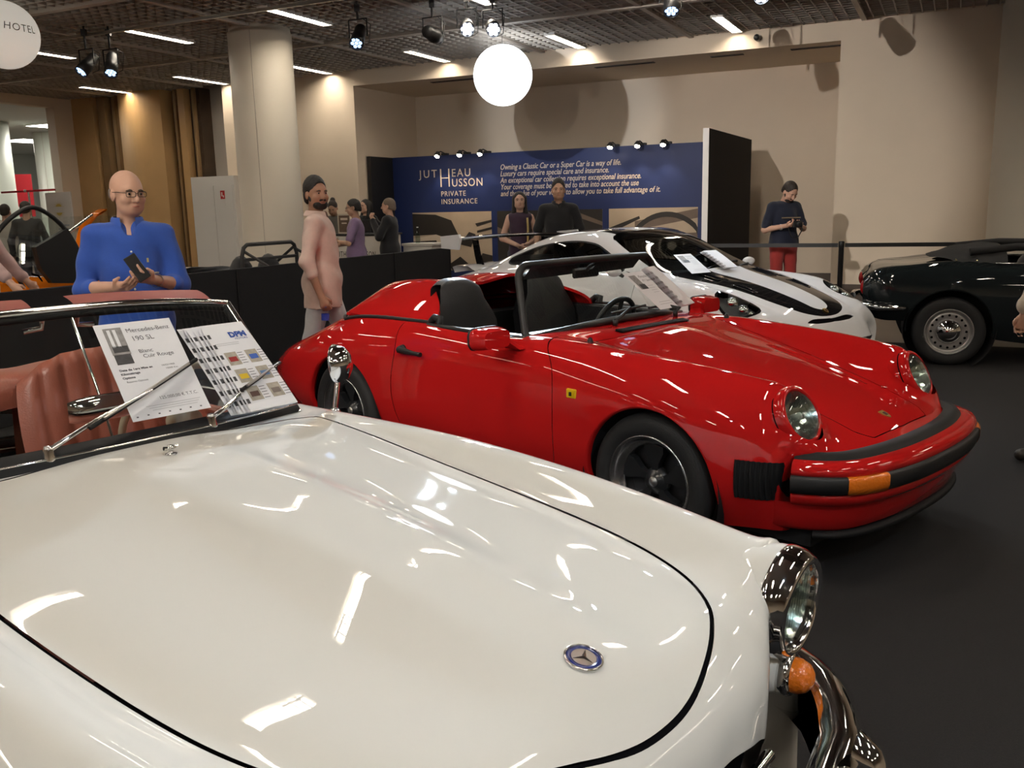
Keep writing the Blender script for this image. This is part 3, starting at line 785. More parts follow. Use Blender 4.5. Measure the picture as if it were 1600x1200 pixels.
# interior
MB().prism([(-1.15, .22), (.0, .22), (.03, .30), (-1.2, .30)], -.66, .66, 'xz').build('cabin_floor', M_red_leather, merc)
MB().grid([[(.06 - .10 * abs(t) ** 2, .63 * t, .905 - .02 * abs(t)) for t in T[::4]], [(-.10 - .08 * abs(t) ** 2, .62 * t, .915 - .03 * abs(t)) for t in T[::4]], [(-.20 - .06 * abs(t) ** 2, .62 * t, .89 - .03 * abs(t)) for t in T[::4]], [(-.22 - .05 * abs(t) ** 2, .62 * t, .74) for t in T[::4]], [(-.10, .62 * t, .50) for t in T[::4]]], flip=False).build('dashboard', M_red_leather, merc)
for sd in (1, -1):
    MB().box((-1.05, .60 * sd - .02, .30), (-.05, .60 * sd + .02, .84), .01).build('door_trim', M_red_leather, merc)
    st = empty('seat', (-.62, .335 * sd, .30), 0, merc)
    # cushion and backrest, both with deep vertical pleats
    def pleat(v, n): return abs(math.sin(PI * n * v))
    P = [[(.30 - .52 * i / 14, -.25 + .5 * j / 48, .16 + .06 * math.sin(PI * min(1, i / 8)) + .016 * pleat(j / 48, 6) * (1 if 2 < i else .4)) for j in range(49)] for i in range(15)]
    MB().grid(P).build('cushion', M_red_leather, st)
    P = []
    for i in range(25):
        s = i / 24; rw = []
        for j in range(57):
            v = j / 56; yv = (v - .5) * 2; edge = (1 - abs(yv) ** 6)
            hgt = .60 - .10 * abs(yv) ** 3
            a = s * 2  # up the front then down the back
            if a <= 1.0: x = -.20 - .16 * a + .030 * edge + .018 * pleat(v, 7) * edge; z = .16 + hgt * a ** .9
            else:
                q = a - 1; x = -.36 - .06 - .05 * q - .02 * edge; z = .16 + hgt * (1 - q)
            rw.append((x, .285 * yv * (1 - .10 * min(a, 1) ** 4), z))
        P.append(rw)
    MB().grid(P).build('backrest', M_red_leather, st)
# folded soft top under its red cover
P = []
for i in range(17):
    s = i / 16; rw = []
    for j in range(33):
        v = j / 32 * 2 - 1; e = max(0, 1 - abs(v) ** 5)
        a = PI * s
        rw.append((-1.16 + .17 * math.cos(a) * (1 - .0 * v) + .10 * v * v, .70 * v, .87 + (.13 * math.sin(a) ** .6) * (.35 + .65 * e) + .010 * math.sin(9 * v + 5 * s)))
    P.append(rw)
MB().grid(P).build('soft_top_cover', M_red_leather, merc)
steering_wheel(merc, (-.32, .33, .88), .20, math.radians(24), mat('ivory_wheel', (.55, .5, .38), .3), spokes=2, rim=.012)
# sun visors
for sd in (1, -1):
    o = MB().grid([[(-.365 - .04 * abs(sd * .5 + v * .4) ** 2 - .13 * s * (1 - .25 * abs(v) ** 6), sd * .29 + .23 * v, 1.258 - .026 * abs(sd * .5 + v * .4) ** 2 + .036 * s + .006 * math.sin(PI * s)) for v in np.linspace(-1, 1, 21)] for s in np.linspace(0, 1, 7)]).build('sun_visor', mat('red_vinyl', (.26, .06, .045), .5), merc)
    MB().tube([(-.352, sd * .05, 1.245), (-.365, sd * .05, 1.215), (-.37, sd * .10, 1.21)], .008, 8).build('visor_bracket', M_chrome, o)
# dash mirror on its chrome rod
im = empty('interior_mirror', (-.12, .01, .915), 0, merc)
MB().tube([(0, 0, 0), (-.05, .003, .10), (-.20, .01, .325)], .0045, 8).build('mirror_rod', M_chrome, im)
P = []
for i in range(9):
    a = PI * i / 8
    P.append([(-.03 - .028 * math.sin(a) ** .8 * (1 - abs(v) ** 4) ** .5, .005 + .105 * v, .085 + .038 * -math.cos(a) * (1 - .25 * abs(v) ** 3)) for v in np.linspace(-1, 1, 17)])
P2 = [[(2 * -.03 - x, y, z) for x, y, z in r] for r in P]
MB().grid(P).grid(P2, flip=True).build('mirror_shell', M_chrome, im)
# ================================================================== red speedster in the middle
red = empty('speedster', (0.3536, 5.2599, 0), -0.7985)
tag(red, 'red open two-seat sports car with low black-framed windscreen and double-hump rear cover', 'car')
M_redp = paint('red_paint', (0.50, 0.012, 0.012), 0.32)
M_blk = mat('black_trim', (0.013, 0.013, 0.014), 0.5)
M_alloy = mat('polished_alloy', (0.62, 0.62, 0.63), 0.22, metal=1.0)
M_blkalloy = mat('black_alloy', (0.018, 0.019, 0.021), 0.3, coat=0.4)
def build_red():
    st = []
    def S(x, pts): st.append([(x + (p[2] if len(p) > 2 else 0), p[0], p[1]) for p in pts])
    #          centre      mid          lid edge     valley       crest        shoulder     high side    mid side     low          sill
    S(-2.10, [(0, .600), (.25, .600), (.45, .595), (.52, .590), (.60, .580), (.67, .555), (.715, .51), (.73, .46), (.72, .40), (.67, .32)])
    S(-1.92, [(0, .700), (.25, .695), (.45, .680), (.53, .670), (.62, .655), (.72, .625), (.785, .55), (.795, .47), (.785, .38), (.73, .27)])
    S(-1.58, [(0, .850), (.25, .840), (.45, .810), (.55, .790), (.66, .770), (.77, .725), (.855, .62), (.870, .50), (.860, .36), (.78, .20)])
    S(-1.20, [(0, .940), (.25, .938), (.48, .930), (.58, .922), (.68, .900), (.785, .840), (.872, .70), (.888, .55), (.875, .36), (.78, .18)])
    S(-0.75, [(0, .915), (.25, .915), (.48, .913), (.58, .912), (.69, .908), (.765, .885), (.838, .76), (.866, .58), (.850, .36), (.76, .17)])
    S(-0.30, [(0, .890), (.25, .890), (.48, .890), (.58, .890), (.69, .888), (.760, .870), (.815, .76), (.838, .58), (.828, .36), (.75, .17)])
    S( 0.15, [(0, .885), (.25, .885), (.48, .883), (.58, .880), (.685, .873), (.755, .855), (.808, .75), (.828, .58), (.820, .36), (.75, .17)])
    S( 0.50, [(0, .900), (.25, .897), (.48, .890), (.57, .886), (.668, .882), (.748, .850), (.805, .74), (.826, .58), (.820, .36), (.75, .17)])
    S( 0.85, [(0, .842), (.25, .838), (.46, .830), (.55, .840), (.648, .868), (.738, .838), (.812, .72), (.836, .58), (.828, .36), (.75, .17)])
    S( 1.18, [(0, .785), (.25, .780), (.42, .772), (.52, .796), (.635, .848), (.738, .812), (.826, .70), (.850, .55), (.845, .36), (.76, .18)])
    S( 1.45, [(0, .722), (.25, .716), (.39, .710), (.49, .748), (.612, .824), (.715, .785), (.805, .66), (.832, .52), (.822, .36), (.75, .18)])
    S( 1.64, [(0, .668), (.25, .662), (.37, .660), (.460, .704), (.590, .800), (.690, .755), (.762, .63), (.790, .50), (.790, .36), (.72, .20)])
    S( 1.74, [(0, .634), (.25, .627), (.36, .624), (.450, .655), (.585, .765, -.03), (.683, .71, -.03), (.735, .60, -.02), (.752, .49), (.742, .36), (.68, .20)])
    S( 1.84, [(0, .596), (.25, .588), (.355, .582), (.450, .580), (.585, .600), (.672, .58, -.01), (.695, .53, -.04), (.69, .46, -.06), (.67, .36, -.08), (.60, .20, -.08)])
    S( 1.93, [(0, .558), (.25, .550, -.003), (.35, .545, -.008), (.450, .540, -.018), (.575, .535, -.04), (.640, .52, -.07), (.655, .49, -.12), (.64, .44, -.14), (.62, .36, -.16), (.56, .22, -.16)])
    S( 1.985, [(0, .525), (.25, .520, -.005), (.35, .516, -.015), (.450, .512, -.03), (.560, .505, -.06), (.610, .49, -.10), (.625, .46, -.14), (.61, .42, -.17), (.59, .36, -.19), (.54, .24, -.20)])
    P = net_surface(mirror_net(st), 170, 110)
    P = relax_u(P, lambda x: np.interp(x, [-2.0, -1.7, 1.45, 1.60, 1.72], [.02, .10, .10, .05, .012]))
    sh = Shell(P); F = sh.F
    for xw, R in ((1.17, .355), (-1.11, .365)):
        _, F = sh.split(F, arch_cut(xw, .31, R, .4))
    _, F = sh.split(F, poly_sdf(smooth_poly([(-1.05, -.50), (-.86, -.665), (-.40, -.70), (.05, -.690), (.27, -.66), (.36, -.45), (.42, 0), (.36, .45), (.27, .66), (.05, .690), (-.40, .70), (-.86, .665), (-1.05, .50), (-1.08, 0)], 6)))
    for sgn in (1, -1):
        ca_, sa_ = math.cos(math.radians(27)), math.sin(math.radians(27))
        def ghl(Q, s=sgn):
            dx, dy, dz = Q[:, 0] - 1.765, Q[:, 1] - .585 * s, Q[:, 2] - .672
            up = -sa_ * dx + ca_ * dz; fw = ca_ * dx + sa_ * dz
            return np.where(np.abs(fw) < .12, np.hypot(dy, up) - .117, 1.0)
        _, F = sh.split(F, ghl)
    half = [(.64, .545), (.87, .490), (1.18, .418), (1.45, .368), (1.70, .338), (1.88, .322)]
    outl = [(x, -y) for x, y in half] + [(1.935, -.27), (1.945, 0), (1.935, .27)] + half[::-1] + [(.655, .3), (.66, 0), (.655, -.3)]
    g = poly_sdf(outl)
    def gt(o): return lambda Q: np.where(Q[:, 2] > .50, g(Q) + o, 1.0)
    lid, F = sh.split(F, gt(.0022)); sm, F = sh.split(F, gt(-.0022))
    sh.build('lid_gap', sm, M_seam, red, off=-.005); sh.build('luggage_lid', lid, M_redp, red)
    # engine lid
    outl = [(-1.30, -.46), (-1.95, -.40), (-2.02, -.3), (-2.02, .3), (-1.95, .40), (-1.30, .46)]
    g2 = poly_sdf(outl)
    def ge(o): return lambda Q: np.where(Q[:, 2] > .55, g2(Q) + o, 1.0)
    lid, F = sh.split(F, ge(.0022)); sm, F = sh.split(F, ge(-.0022))
    sh.build('lid_gap', sm, M_seam, red, off=-.005); sh.build('engine_lid', lid, M_redp, red)
    for sgn in (1, -1):
        dp = poly_sdf(smooth_poly([(.40, .90), (.535, .83), (.60, .72), (.615, .50), (.60, .30), (.50, .225), (.10, .215), (-.42, .225), (-.57, .30), (-.62, .50), (-.60, .72), (-.57, .93), (-.1, .96)], 5), (0, 2))
        def gd(o, s=sgn): return lambda Q: np.where(Q[:, 1] * s > .60, dp(Q) + o, 1.0)
        door, F = sh.split(F, gd(.002)); sm, F = sh.split(F, gd(-.002))
        sh.build('door_gap', sm, M_seam, red, off=-.005)
        d = sh.build('door', door, M_redp, red)
        yy = sh.y_at(sgn)
        y0_ = yy(-.45, .745)
        MB().tube([(-.54, y0_ + .012 * sgn, .755), (-.53, y0_ + .03 * sgn, .755), (-.40, y0_ + .032 * sgn, .748), (-.34, y0_ + .030 * sgn, .745)], [.022, .020, .011, .013], 10).build('door_handle', M_blk, d)
        MB().lathe([(0, .0), (.026, 0), (.026, .012), (0, .016)], 18, 'y', (-.53, y0_ - .004 if sgn > 0 else y0_ - .010, .755)).build('lock', M_blk, d)
        # door mirror
        m = empty('door_mirror', (.30, (sh.y_at(sgn)(.30, .82) - .02 * sgn), .835), 0, red)
        P = []
        for i in range(9):
            s = i / 8; sc = (.80 + .20 * math.sin(PI * min(1, s * 1.15) / 2)) if s < .95 else .93
            cx = .05 - .10 * s
            ring = round_rect(-.105 * sc, -.052 * sc, .105 * sc, .052 * sc, .035 * sc, 4)
            P.append([(cx + .02 * (a / .1) * sgn * 0 + (-.0), .165 * sgn + a, .062 + b) for a, b in ring] + [(cx, .165 * sgn + ring[0][0], .062 + ring[0][1])])
        hd = MB().grid(P, flip=False).add([(p[0], p[1], p[2]) for p in P[0][:-1]], [tuple(range(len(P[0]) - 1))]).build('mirror_housing', M_redp, m)
        hd.rotation_euler = (0, 0, math.radians(0))
        MB().add([(p[0] + .004, p[1], p[2]) for p in P[8][:-1]], [tuple(range(len(P[0]) - 1))[::-1]]).build('mirror_glass', mat('mirror_face', (.7, .7, .7), .02, metal=1), m)
        MB().tube([(.05 - .10, .165 * sgn + a * .98, .062 + b * .98) for a, b in round_rect(-.10, -.050, .10, .050, .033, 4)], .008, 6, closed=True).build('mirror_rim', M_blk, m)
        MB().grid([[(.03 + .05 * c, .02 * sgn + .05 * s_ * sgn, 0) for c, s_ in ((-1, -.4), (1, -.4), (1, .5), (-1, .5), (-1, -.4))], [(.0 + .035 * c, .07 * sgn + .03 * s_ * sgn, .045) for c, s_ in ((-1, -.4), (1, -.4), (1, .5), (-1, .5), (-1, -.4))],
                   [(-.02 + .03 * c, .10 * sgn + .03 * s_ * sgn, .07) for c, s_ in ((-1, -.4), (1, -.4), (1, .5), (-1, .5), (-1, -.4))]], smooth=False, flip=(sgn > 0)).build('mirror_foot', M_redp, m)
    sh.build('body', F, M_redp, red)
    return sh
shr = build_red(); rz_ = shr.z_at(.45)
for xw, R, tw, yo, r in ((1.17, .355, .205, .715, .313), (-1.11, .365, .245, .745, .313)):
    for sd in (1, -1):
        wheel_well(red, xw, .84, sd, R + .01, .31)
        arch_lip(red, shr, xw, .31, R, sd, M_redp, -8, 188)
        t = tyre(red, xw, yo * sd, r, tw, .212)
        h = tw / 2
        MB().lathe([(.213, h * .86), (.221, h * .95), (.216, h * 1.0), (.206, h * .95), (.200, h * .75), (.182, h * .55), (.172, h * .50), (.168, h * .40), (.165, -h * .8), (.213, -h * .86)], 56, 'y').build('rim', M_alloy, t)
        sp = MB()
        for k in range(5):
            a = 2 * PI * k / 5 + .3
            for dn in (0,):
                ring = [(.035, -.30), (.09, -.26), (.145, -.36), (.170, -.30), (.172, .0), (.170, .30), (.145, .36), (.09, .26), (.035, .30)]
                top = [(q * math.cos(a + b), h * (.38 + .12 * (q / .17)), q * math.sin(a + b)) for q, b in ring]
                bot = [(q * math.cos(a + b * 1.05), h * .15, q * math.sin(a + b * 1.05)) for q, b in ring]
                n = len(ring)
                sp.add(top + bot, [tuple(range(n))[::-1]] + [(i, (i + 1) % n, n + (i + 1) % n, n + i) for i in range(n)])
        sp.lathe([(0, h * .55), (.030, h * .55), (.036, h * .45), (.06, h * .40), (.065, h * .1)], 24, 'y')
        sp.build('spokes', M_blkalloy, t)
        MB().lathe([(0, h * .60), (.020, h * .58), (.026, h * .52)], 16, 'y').build('hub_cap', M_steel, t)
        MB().lathe([(.17, -h * .1), (0, -h * .1)], 24, 'y').build('brake_disc', mat('dark_disc', (.05, .05, .055), .4, metal=.6), t)
        if sd < 0: t.rotation_euler = (0, 0, PI)
# headlights
for sd in (1, -1):
    h = empty('headlight', (1.765, .585 * sd, .672), 0, red); h.rotation_euler = (0, math.radians(-27), math.radians(4) * sd)
    MB().lathe([(.122, -.20), (.134, -.13), (.1335, -.06), (.1305, -.03), (.1290, -.014), (.125, .004), (.117, .012), (.108, .014), (.104, .006)], 48, 'x').build('headlight_ring', M_redp, h)
    MB().lathe([(.1295, -.036), (.1318, -.034), (.1318, -.030), (.1295, -.028)], 48, 'x').build('ring_gap', M_seam, h)
    MB().lathe([(0, -.05), (.04, -.045), (.08, -.015), (.104, .008)], 40, 'x').build('reflector', M_lampin, h)
    MB().lathe([(0, .040), (.035, .038), (.07, .030), (.095, .016), (.106, .006)], 40, 'x').build('lens', M_glass, h)
    fl = MB()
    for k in range(-6, 7): fl.box((.004, k * .014 - .0025, -.085 + abs(k) * .007), (.010, k * .014 + .0025, .085 - abs(k) * .007))
    fl.build('lens_flutes', M_glass, h)
    MB().lathe([(0, .01), (.014, .0), (.016, -.04), (0, -.04)], 12, 'x').build('bulb', M_white, h)
# front bumper, swept round the nose
plan = [(1.60, -.795), (1.70, -.785), (1.78, -.770), (1.86, -.742), (1.95, -.690), (2.03, -.600), (2.085, -.45), (2.118, -.25), (2.128, 0)]
plan = plan + [(x, -y) for x, y in plan[-2::-1]]
tp = chord(np.array(plan)); PL = nspline(tp, np.array(plan), np.linspace(0, tp[-1], 97))
nrm = np.gradient(PL, axis=0); nrm = np.stack([nrm[:, 1], -nrm[:, 0]], 1); nrm /= np.linalg.norm(nrm, axis=1, keepdims=True)
def sweep(prof, a, b, m, nm, parent=red, smooth=True):
    P = [[(PL[i][0] + nrm[i][0] * o, PL[i][1] + nrm[i][1] * o, z) for o, z in prof] for i in range(a, b + 1)]
    mb = MB().grid(P, smooth)
    return mb.build(nm, m, parent)
lo, hi = 10, 86
sweep([(-.075, .520), (-.03, .522), (-.008, .515), (.006, .500), (.010, .485), (.006, .470), (-.01, .470)], lo, hi, M_redp, 'front_bumper')
sweep([(-.01, .400), (.004, .398), (.000, .375), (-.012, .352), (-.04, .340)], lo, hi, M_redp, 'bumper_lower')
sweep([(-.02, .473), (.016, .473), (.024, .462), (.024, .430), (.014, .402), (-.02, .400)], lo, hi, M_blk, 'rub_strip')
sweep([(-.14, .535), (-.10, .545), (-.075, .540), (-.060, .520)], lo, hi, M_rubber, 'bumper_top_seal')
sweep([(-.045, .345), (-.055, .300), (-.075, .235), (-.10, .215), (-.16, .205)], 4, 92, M_redp, 'front_valance')
sweep([(-.088, .222), (-.062, .216), (-.060, .198), (-.10, .195), (-.14, .205)], 14, 82, M_rubber, 'chin_spoiler')
for sd, (a, b) in ((-1, (19, 27)), (1, (69, 77))):
    sweep([(-.01, .474), (.018, .473), (.0265, .463), (.0265, .428), (.018, .402), (-.01, .401)], a, b, M_amber, 'turn_signal')
    bl = MB(); fb = shr.y_at(sd)
    bl.grid([[(x, fb(x, z) + (.004 + .010 * abs(math.sin(PI * (x - 1.60) / .0195))) * sd, z) for z in np.linspace(.345, .505, 5)] for x in np.linspace(1.60, 1.775, 55)], flip=(sd > 0))
    bl.build('bumper_bellows', M_rubber, red)
# rear bumper and lamps
rp = [(-1.52, -.865), (-1.75, -.835), (-1.95, -.76), (-2.10, -.62), (-2.18, -.40), (-2.21, 0)]
rp = rp + [(x, -y) for x, y in rp[-2::-1]]
tp = chord(np.array(rp)); RL = nspline(tp, np.array(rp), np.linspace(0, tp[-1], 61))
rn = np.gradient(RL, axis=0); rn = np.stack([-rn[:, 1], rn[:, 0]], 1); rn /= np.linalg.norm(rn, axis=1, keepdims=True)
def rsweep(prof, a, b, m, nm):
    return MB().grid([[(RL[i][0] + rn[i][0] * o, RL[i][1] + rn[i][1] * o, z) for o, z in prof] for i in range(a, b + 1)], flip=True).build(nm, m, red)
rsweep([(-.06, .520), (-.01, .518), (.005, .50), (.005, .475), (-.01, .470)], 12, 48, M_redp, 'rear_bumper')
rsweep([(-.02, .472), (.016, .470), (.016, .420), (-.02, .415)], 12, 48, M_blk, 'rear_rub_strip')
rsweep([(-.02, .418), (-.004, .41), (-.01, .33), (-.05, .24), (-.12, .22)], 6, 54, M_redp, 'rear_valance')
rsweep([(-.045, .60), (-.03, .595), (-.03, .535), (-.05, .53)], 10, 15, M_amber, 'rear_side_lamp')
rsweep([(-.05, .60), (-.035, .595), (-.035, .535), (-.05, .53)], 45, 50, M_amber, 'rear_side_lamp')
rsweep([(-.055, .60), (-.040, .595), (-.040, .535), (-.055, .53)], 16, 44, mat('red_lens', (.4, .01, .01), .15, coat=.5), 'rear_lamp_strip')
# sills
for sd in (1, -1):
    MB().box((-.74, .70 * sd - .05, .13), (.80, .70 * sd + .05, .19), .01).build('sill', M_blk, red)
MB().box((-1.95, -.62, .14), (1.85, .62, .22)).build('floor_pan', M_well, red)
# rear cover with two humps
P = []
NX, NY = 44, 72
for i in range(NX + 1):
    s = i / NX; rw = []
    for j in range(NY + 1):
        v = j / NY * 2 - 1
        y = v * (.735 - .05 * s ** 3)
        # plan: rear end rounded, front edge scooped round the seats
        xr = -1.66 + .46 * abs(v) ** 2.6; q_ = min(1, max(0, (abs(v) - .45) / .55)); xf = -.80 + .38 * q_ * q_ * (3 - 2 * q_)
        x = xr + (xf - xr) * s
        base = .84 + .10 * (1 - abs(v) ** 2) * (1 - s) if False else None
        zb_ = np.interp(x, [-1.7, -1.58, -1.2, -.85, -.3], [.80, .845, .935, .915, .885]) - .022 * abs(v) ** 3
        dome = (1 - abs(v) ** 3.2) ** .55 * math.sin(min(1, s * 1.02) * PI / 2) ** .72
        hump = .035 * (math.exp(-((abs(v) - .50) / .23) ** 2)) * s ** .6 - .010 * math.exp(-(v / .18) ** 2) * s
        z = zb_ + .158 * dome + hump * (1 - abs(v) ** 6)
        rw.append((x, y, z))
    P.append(rw)
cv = Shell(np.array(P))
cov = cv.build('rear_cover', cv.F, M_redp, red, thick=.018)
MB().tube([(p[0] - .006, p[1] * 1.012, rz_(p[0] - .006, p[1] * 1.012) + .006) for p in [P[i][0] for i in range(NX, -1, -1)] + P[0][1:-1] + [P[i][NY] for i in range(NX + 1)]], .011, 8).build('cover_trim', M_blk, red)
for sd in (1, -1):
    MB().tube([(-.44, .715 * sd, .885), (-.20, .722 * sd, .884), (.10, .716 * sd, .872), (.30, .69 * sd, .858)], .014, 8).build('door_top_trim', M_blk, red)
    MB().tube([(-.44, .69 * sd, .90), (-.40, .695 * sd, .93), (-.36, .69 * sd, .925), (-.37, .69 * sd, .90)], .022, 8).build('cover_latch', M_blk, red)
# windscreen
def wr(t, s):
    a = abs(t)
    xb = .425 - .16 * a ** 2.4; zb_ = .918 - .062 * a ** 2.2; xt = .200 - .075 * a ** 2.2; zt = 1.232 - .012 * a ** 2
    hw = .645 - .085 * s
    return Vector((xb + (xt - xb) * s, hw * t, zb_ + (zt - zb_) * s))
path = []
def corner_path():
    out = []
    for k in range(0, 33): out.append((-.90 + 1.8 * k / 32, 1.0))
    for k in range(1, 9): a = PI / 2 * k / 9; out.append((.90 + .10 * math.sin(a), .80 + .20 * math.cos(a)))
    for k in range(0, 12): out.append((1.0, .78 - .70 * k / 11))
    for k in range(1, 6): a = PI / 2 * k / 6; out.append((.94 + .06 * math.cos(a), .08 - .08 * math.sin(a)))
    for k in range(0, 33): out.append((.93 - 1.86 * k / 32, 0.0))
    for k in range(1, 6): a = PI / 2 * k / 6; out.append((-.94 - .06 * math.sin(a), .08 - .08 * math.cos(a)))
    for k in range(0, 12): out.append((-1.0, .08 + .70 * k / 11))
    for k in range(1, 9): a = PI / 2 * k / 9; out.append((-.90 - .10 * math.cos(a), .80 + .20 * math.sin(a)))
    return out
MB().tube([wr(t, s) for t, s in corner_path()], .021, 10, closed=True).build('windscreen_frame', mat('black_frame', (.012, .012, .013), .35), red)
MB().grid([[wr(t * (1 - .10 * max(0, s - .80) / .2), s) for t in np.linspace(-.99, .99, 33)] for s in np.linspace(.01, .99, 12)]).build('windscreen_glass', M_glass, red)
# header: black visors and mirror
for sd in (1, -1):
    MB().grid([[(.185 - .07 * abs(.5 + v * .45) ** 2 - .07 * s, sd * .27 + .24 * v, 1.222 - .075 * s) for v in np.linspace(-1, 1, 9)] for s in np.linspace(0, 1, 5)]).build('sun_visor', mat('grey_black_vinyl', (.03, .032, .035), .6), red)
mm = MB().tube([(.20, 0, 1.215), (.14, 0, 1.185), (.12, 0, 1.165)], .01, 8).build('interior_mirror', M_blk, red)
MB().box((.10, -.11, 1.125), (.125, .11, 1.180), .01).build('mirror_head', M_blk, mm)
# wipers
for y0_, tt in ((-.18, .02), (.36, .55)):
    wpt = Vector((.475, y0_, rz_(.475, y0_))); w = empty('wiper', wpt, 0, red)
    e = wr(tt, .13) + Vector((.03, 0, .015)) - wpt
    MB().lathe([(0, 0), (.014, 0), (.014, .03), (0, .034)], 12).tube([(0, 0, .028), (.01, .03, .045), e], [.011, .010, .006], 8).build('wiper_arm', M_blk, w)
    MB().tube([wr(tt - .25 + .5 * k / 8, .09 + .05 * k / 8) + Vector((.018, 0, .010)) - wpt for k in range(9)], .007, 6).build('wiper_blade', M_blk, w)
# cowl vent
cvn = empty('cowl_vent', (.565, 0, 0), 0, red)
MB().grid([[(.0, y, rz_(.565, y) + .003) for y in np.linspace(-.30, .30, 13)], [(.05, y, rz_(.615, y) + .003) for y in np.linspace(-.30, .30, 13)]]).build('vent_recess', M_seam, cvn)
for k in range(5):
    MB().box((.004 + k * .010, -.295, rz_(.57 + k * .01, .15) + .002), (.008 + k * .010, .295, rz_(.57 + k * .01, .15) + .009)).build('vent_slat', M_blk, cvn)
# washer jets, side marker, badge
for sd in (1, -1):
    MB().lathe([(0, .028), (.010, .022), (.014, .01), (.016, 0)], 10).build('washer_jet', M_blk, red).location = (.66, .60 * sd, rz_(.66, .60) - .002)
    ys = shr.y_at(sd)(.735, .66)
    sm_ = MB().box((-.03, -.006, -.022), (.03, .012, .022), .004).build('side_marker', mat('yellow_marker', (.78, .50, .01), .3), red)
    sm_.location = (.735, ys, .665)
    MB().box((-.005, -.014 if sd < 0 else .012, -.009), (.005, -.0061 if sd < 0 else .0125, .009)).build('marker_emblem', M_blk, sm_)
zb = rz_(1.862, 0)
bd = empty('bonnet_crest', (1.862, 0, zb + .001), 0, red); bd.rotation_euler = (0, math.atan2(rz_(1.82, 0) - rz_(1.90, 0), .08), 0)
shield = [(.026, -.019), (.026, .019), (.0, .020), (-.018, .012), (-.028, 0), (-.018, -.012), (.0, -.020)]
MB().prism([(-x, y) for x, y in shield], 0, .004).build('crest_shield', mat('crest_gold', (.55, .38, .10), .3, metal=.8), bd)
MB().box((-.012, -.010, .004), (.010, .010, .0055)).build('crest_center', mat('crest_dark', (.06, .02, .02), .4), bd)
# interior
MB().grid([[(x, y, z) for x, z in ((.30, .86), (.22, .85), (.10, .86), (.04, .80), (.06, .62), (.20, .45))] for y in np.linspace(-.66, .66, 9)], flip=True).build('dashboard', M_leather_k, red)
MB().box((-.95, -.66, .20), (.25, .66, .26)).build('cabin_floor', mat('black_cabin_carpet', (.008, .008, .009), .9), red)
MB().box((-1.05, -.66, .26), (-.90, .66, .84)).build('rear_bulkhead', mat('black_cabin_carpet', (.008, .008, .009), .9), red)
for sd in (1, -1):
    MB().box((-.85, .668 * sd - .035, .25), (.30, .668 * sd + .035, .884), .012).build('door_trim', M_leather_k, red)
    stt = empty('seat', (-.27, .36 * sd, .26), 0, red)
    MB().grid([[(.26 - .50 * i / 10, -.24 + .48 * j / 16, .14 + .05 * math.sin(PI * min(1, i / 6)) + .03 * abs(j / 8 - 1) ** 4) for j in range(17)] for i in range(11)]).box((-.24, -.24, 0), (.26, .24, .15), .02).build('cushion', M_leather_k, stt)
    P = []
    for i in range(33):
        a = i / 32 * 2; rw = []
        for j in range(25):
            v = (j / 24 - .5) * 2
            up = a if a <= 1 else 2 - a
            wdt = np.interp(up, [0, .45, .62, .8, 1.0], [.25, .245, .175, .155, .105])
            zz = .12 + .74 * math.sin(up * PI / 2) ** .9 - .035 * abs(v) ** 3 * up
            bul = .03 * math.cos(v * PI / 2)
            x = -.22 - .13 * up + (.035 + bul if a <= 1 else -.055 - bul) * (1 - .75 * max(0, up - .85) / .15)
            rw.append((x, wdt * v, zz))
        P.append(rw)
    MB().grid(P).build('backrest', M_leather_k, stt)
steering_wheel(red, (.02, .36, .805), .178, math.radians(22), M_leather_k, spokes=4)
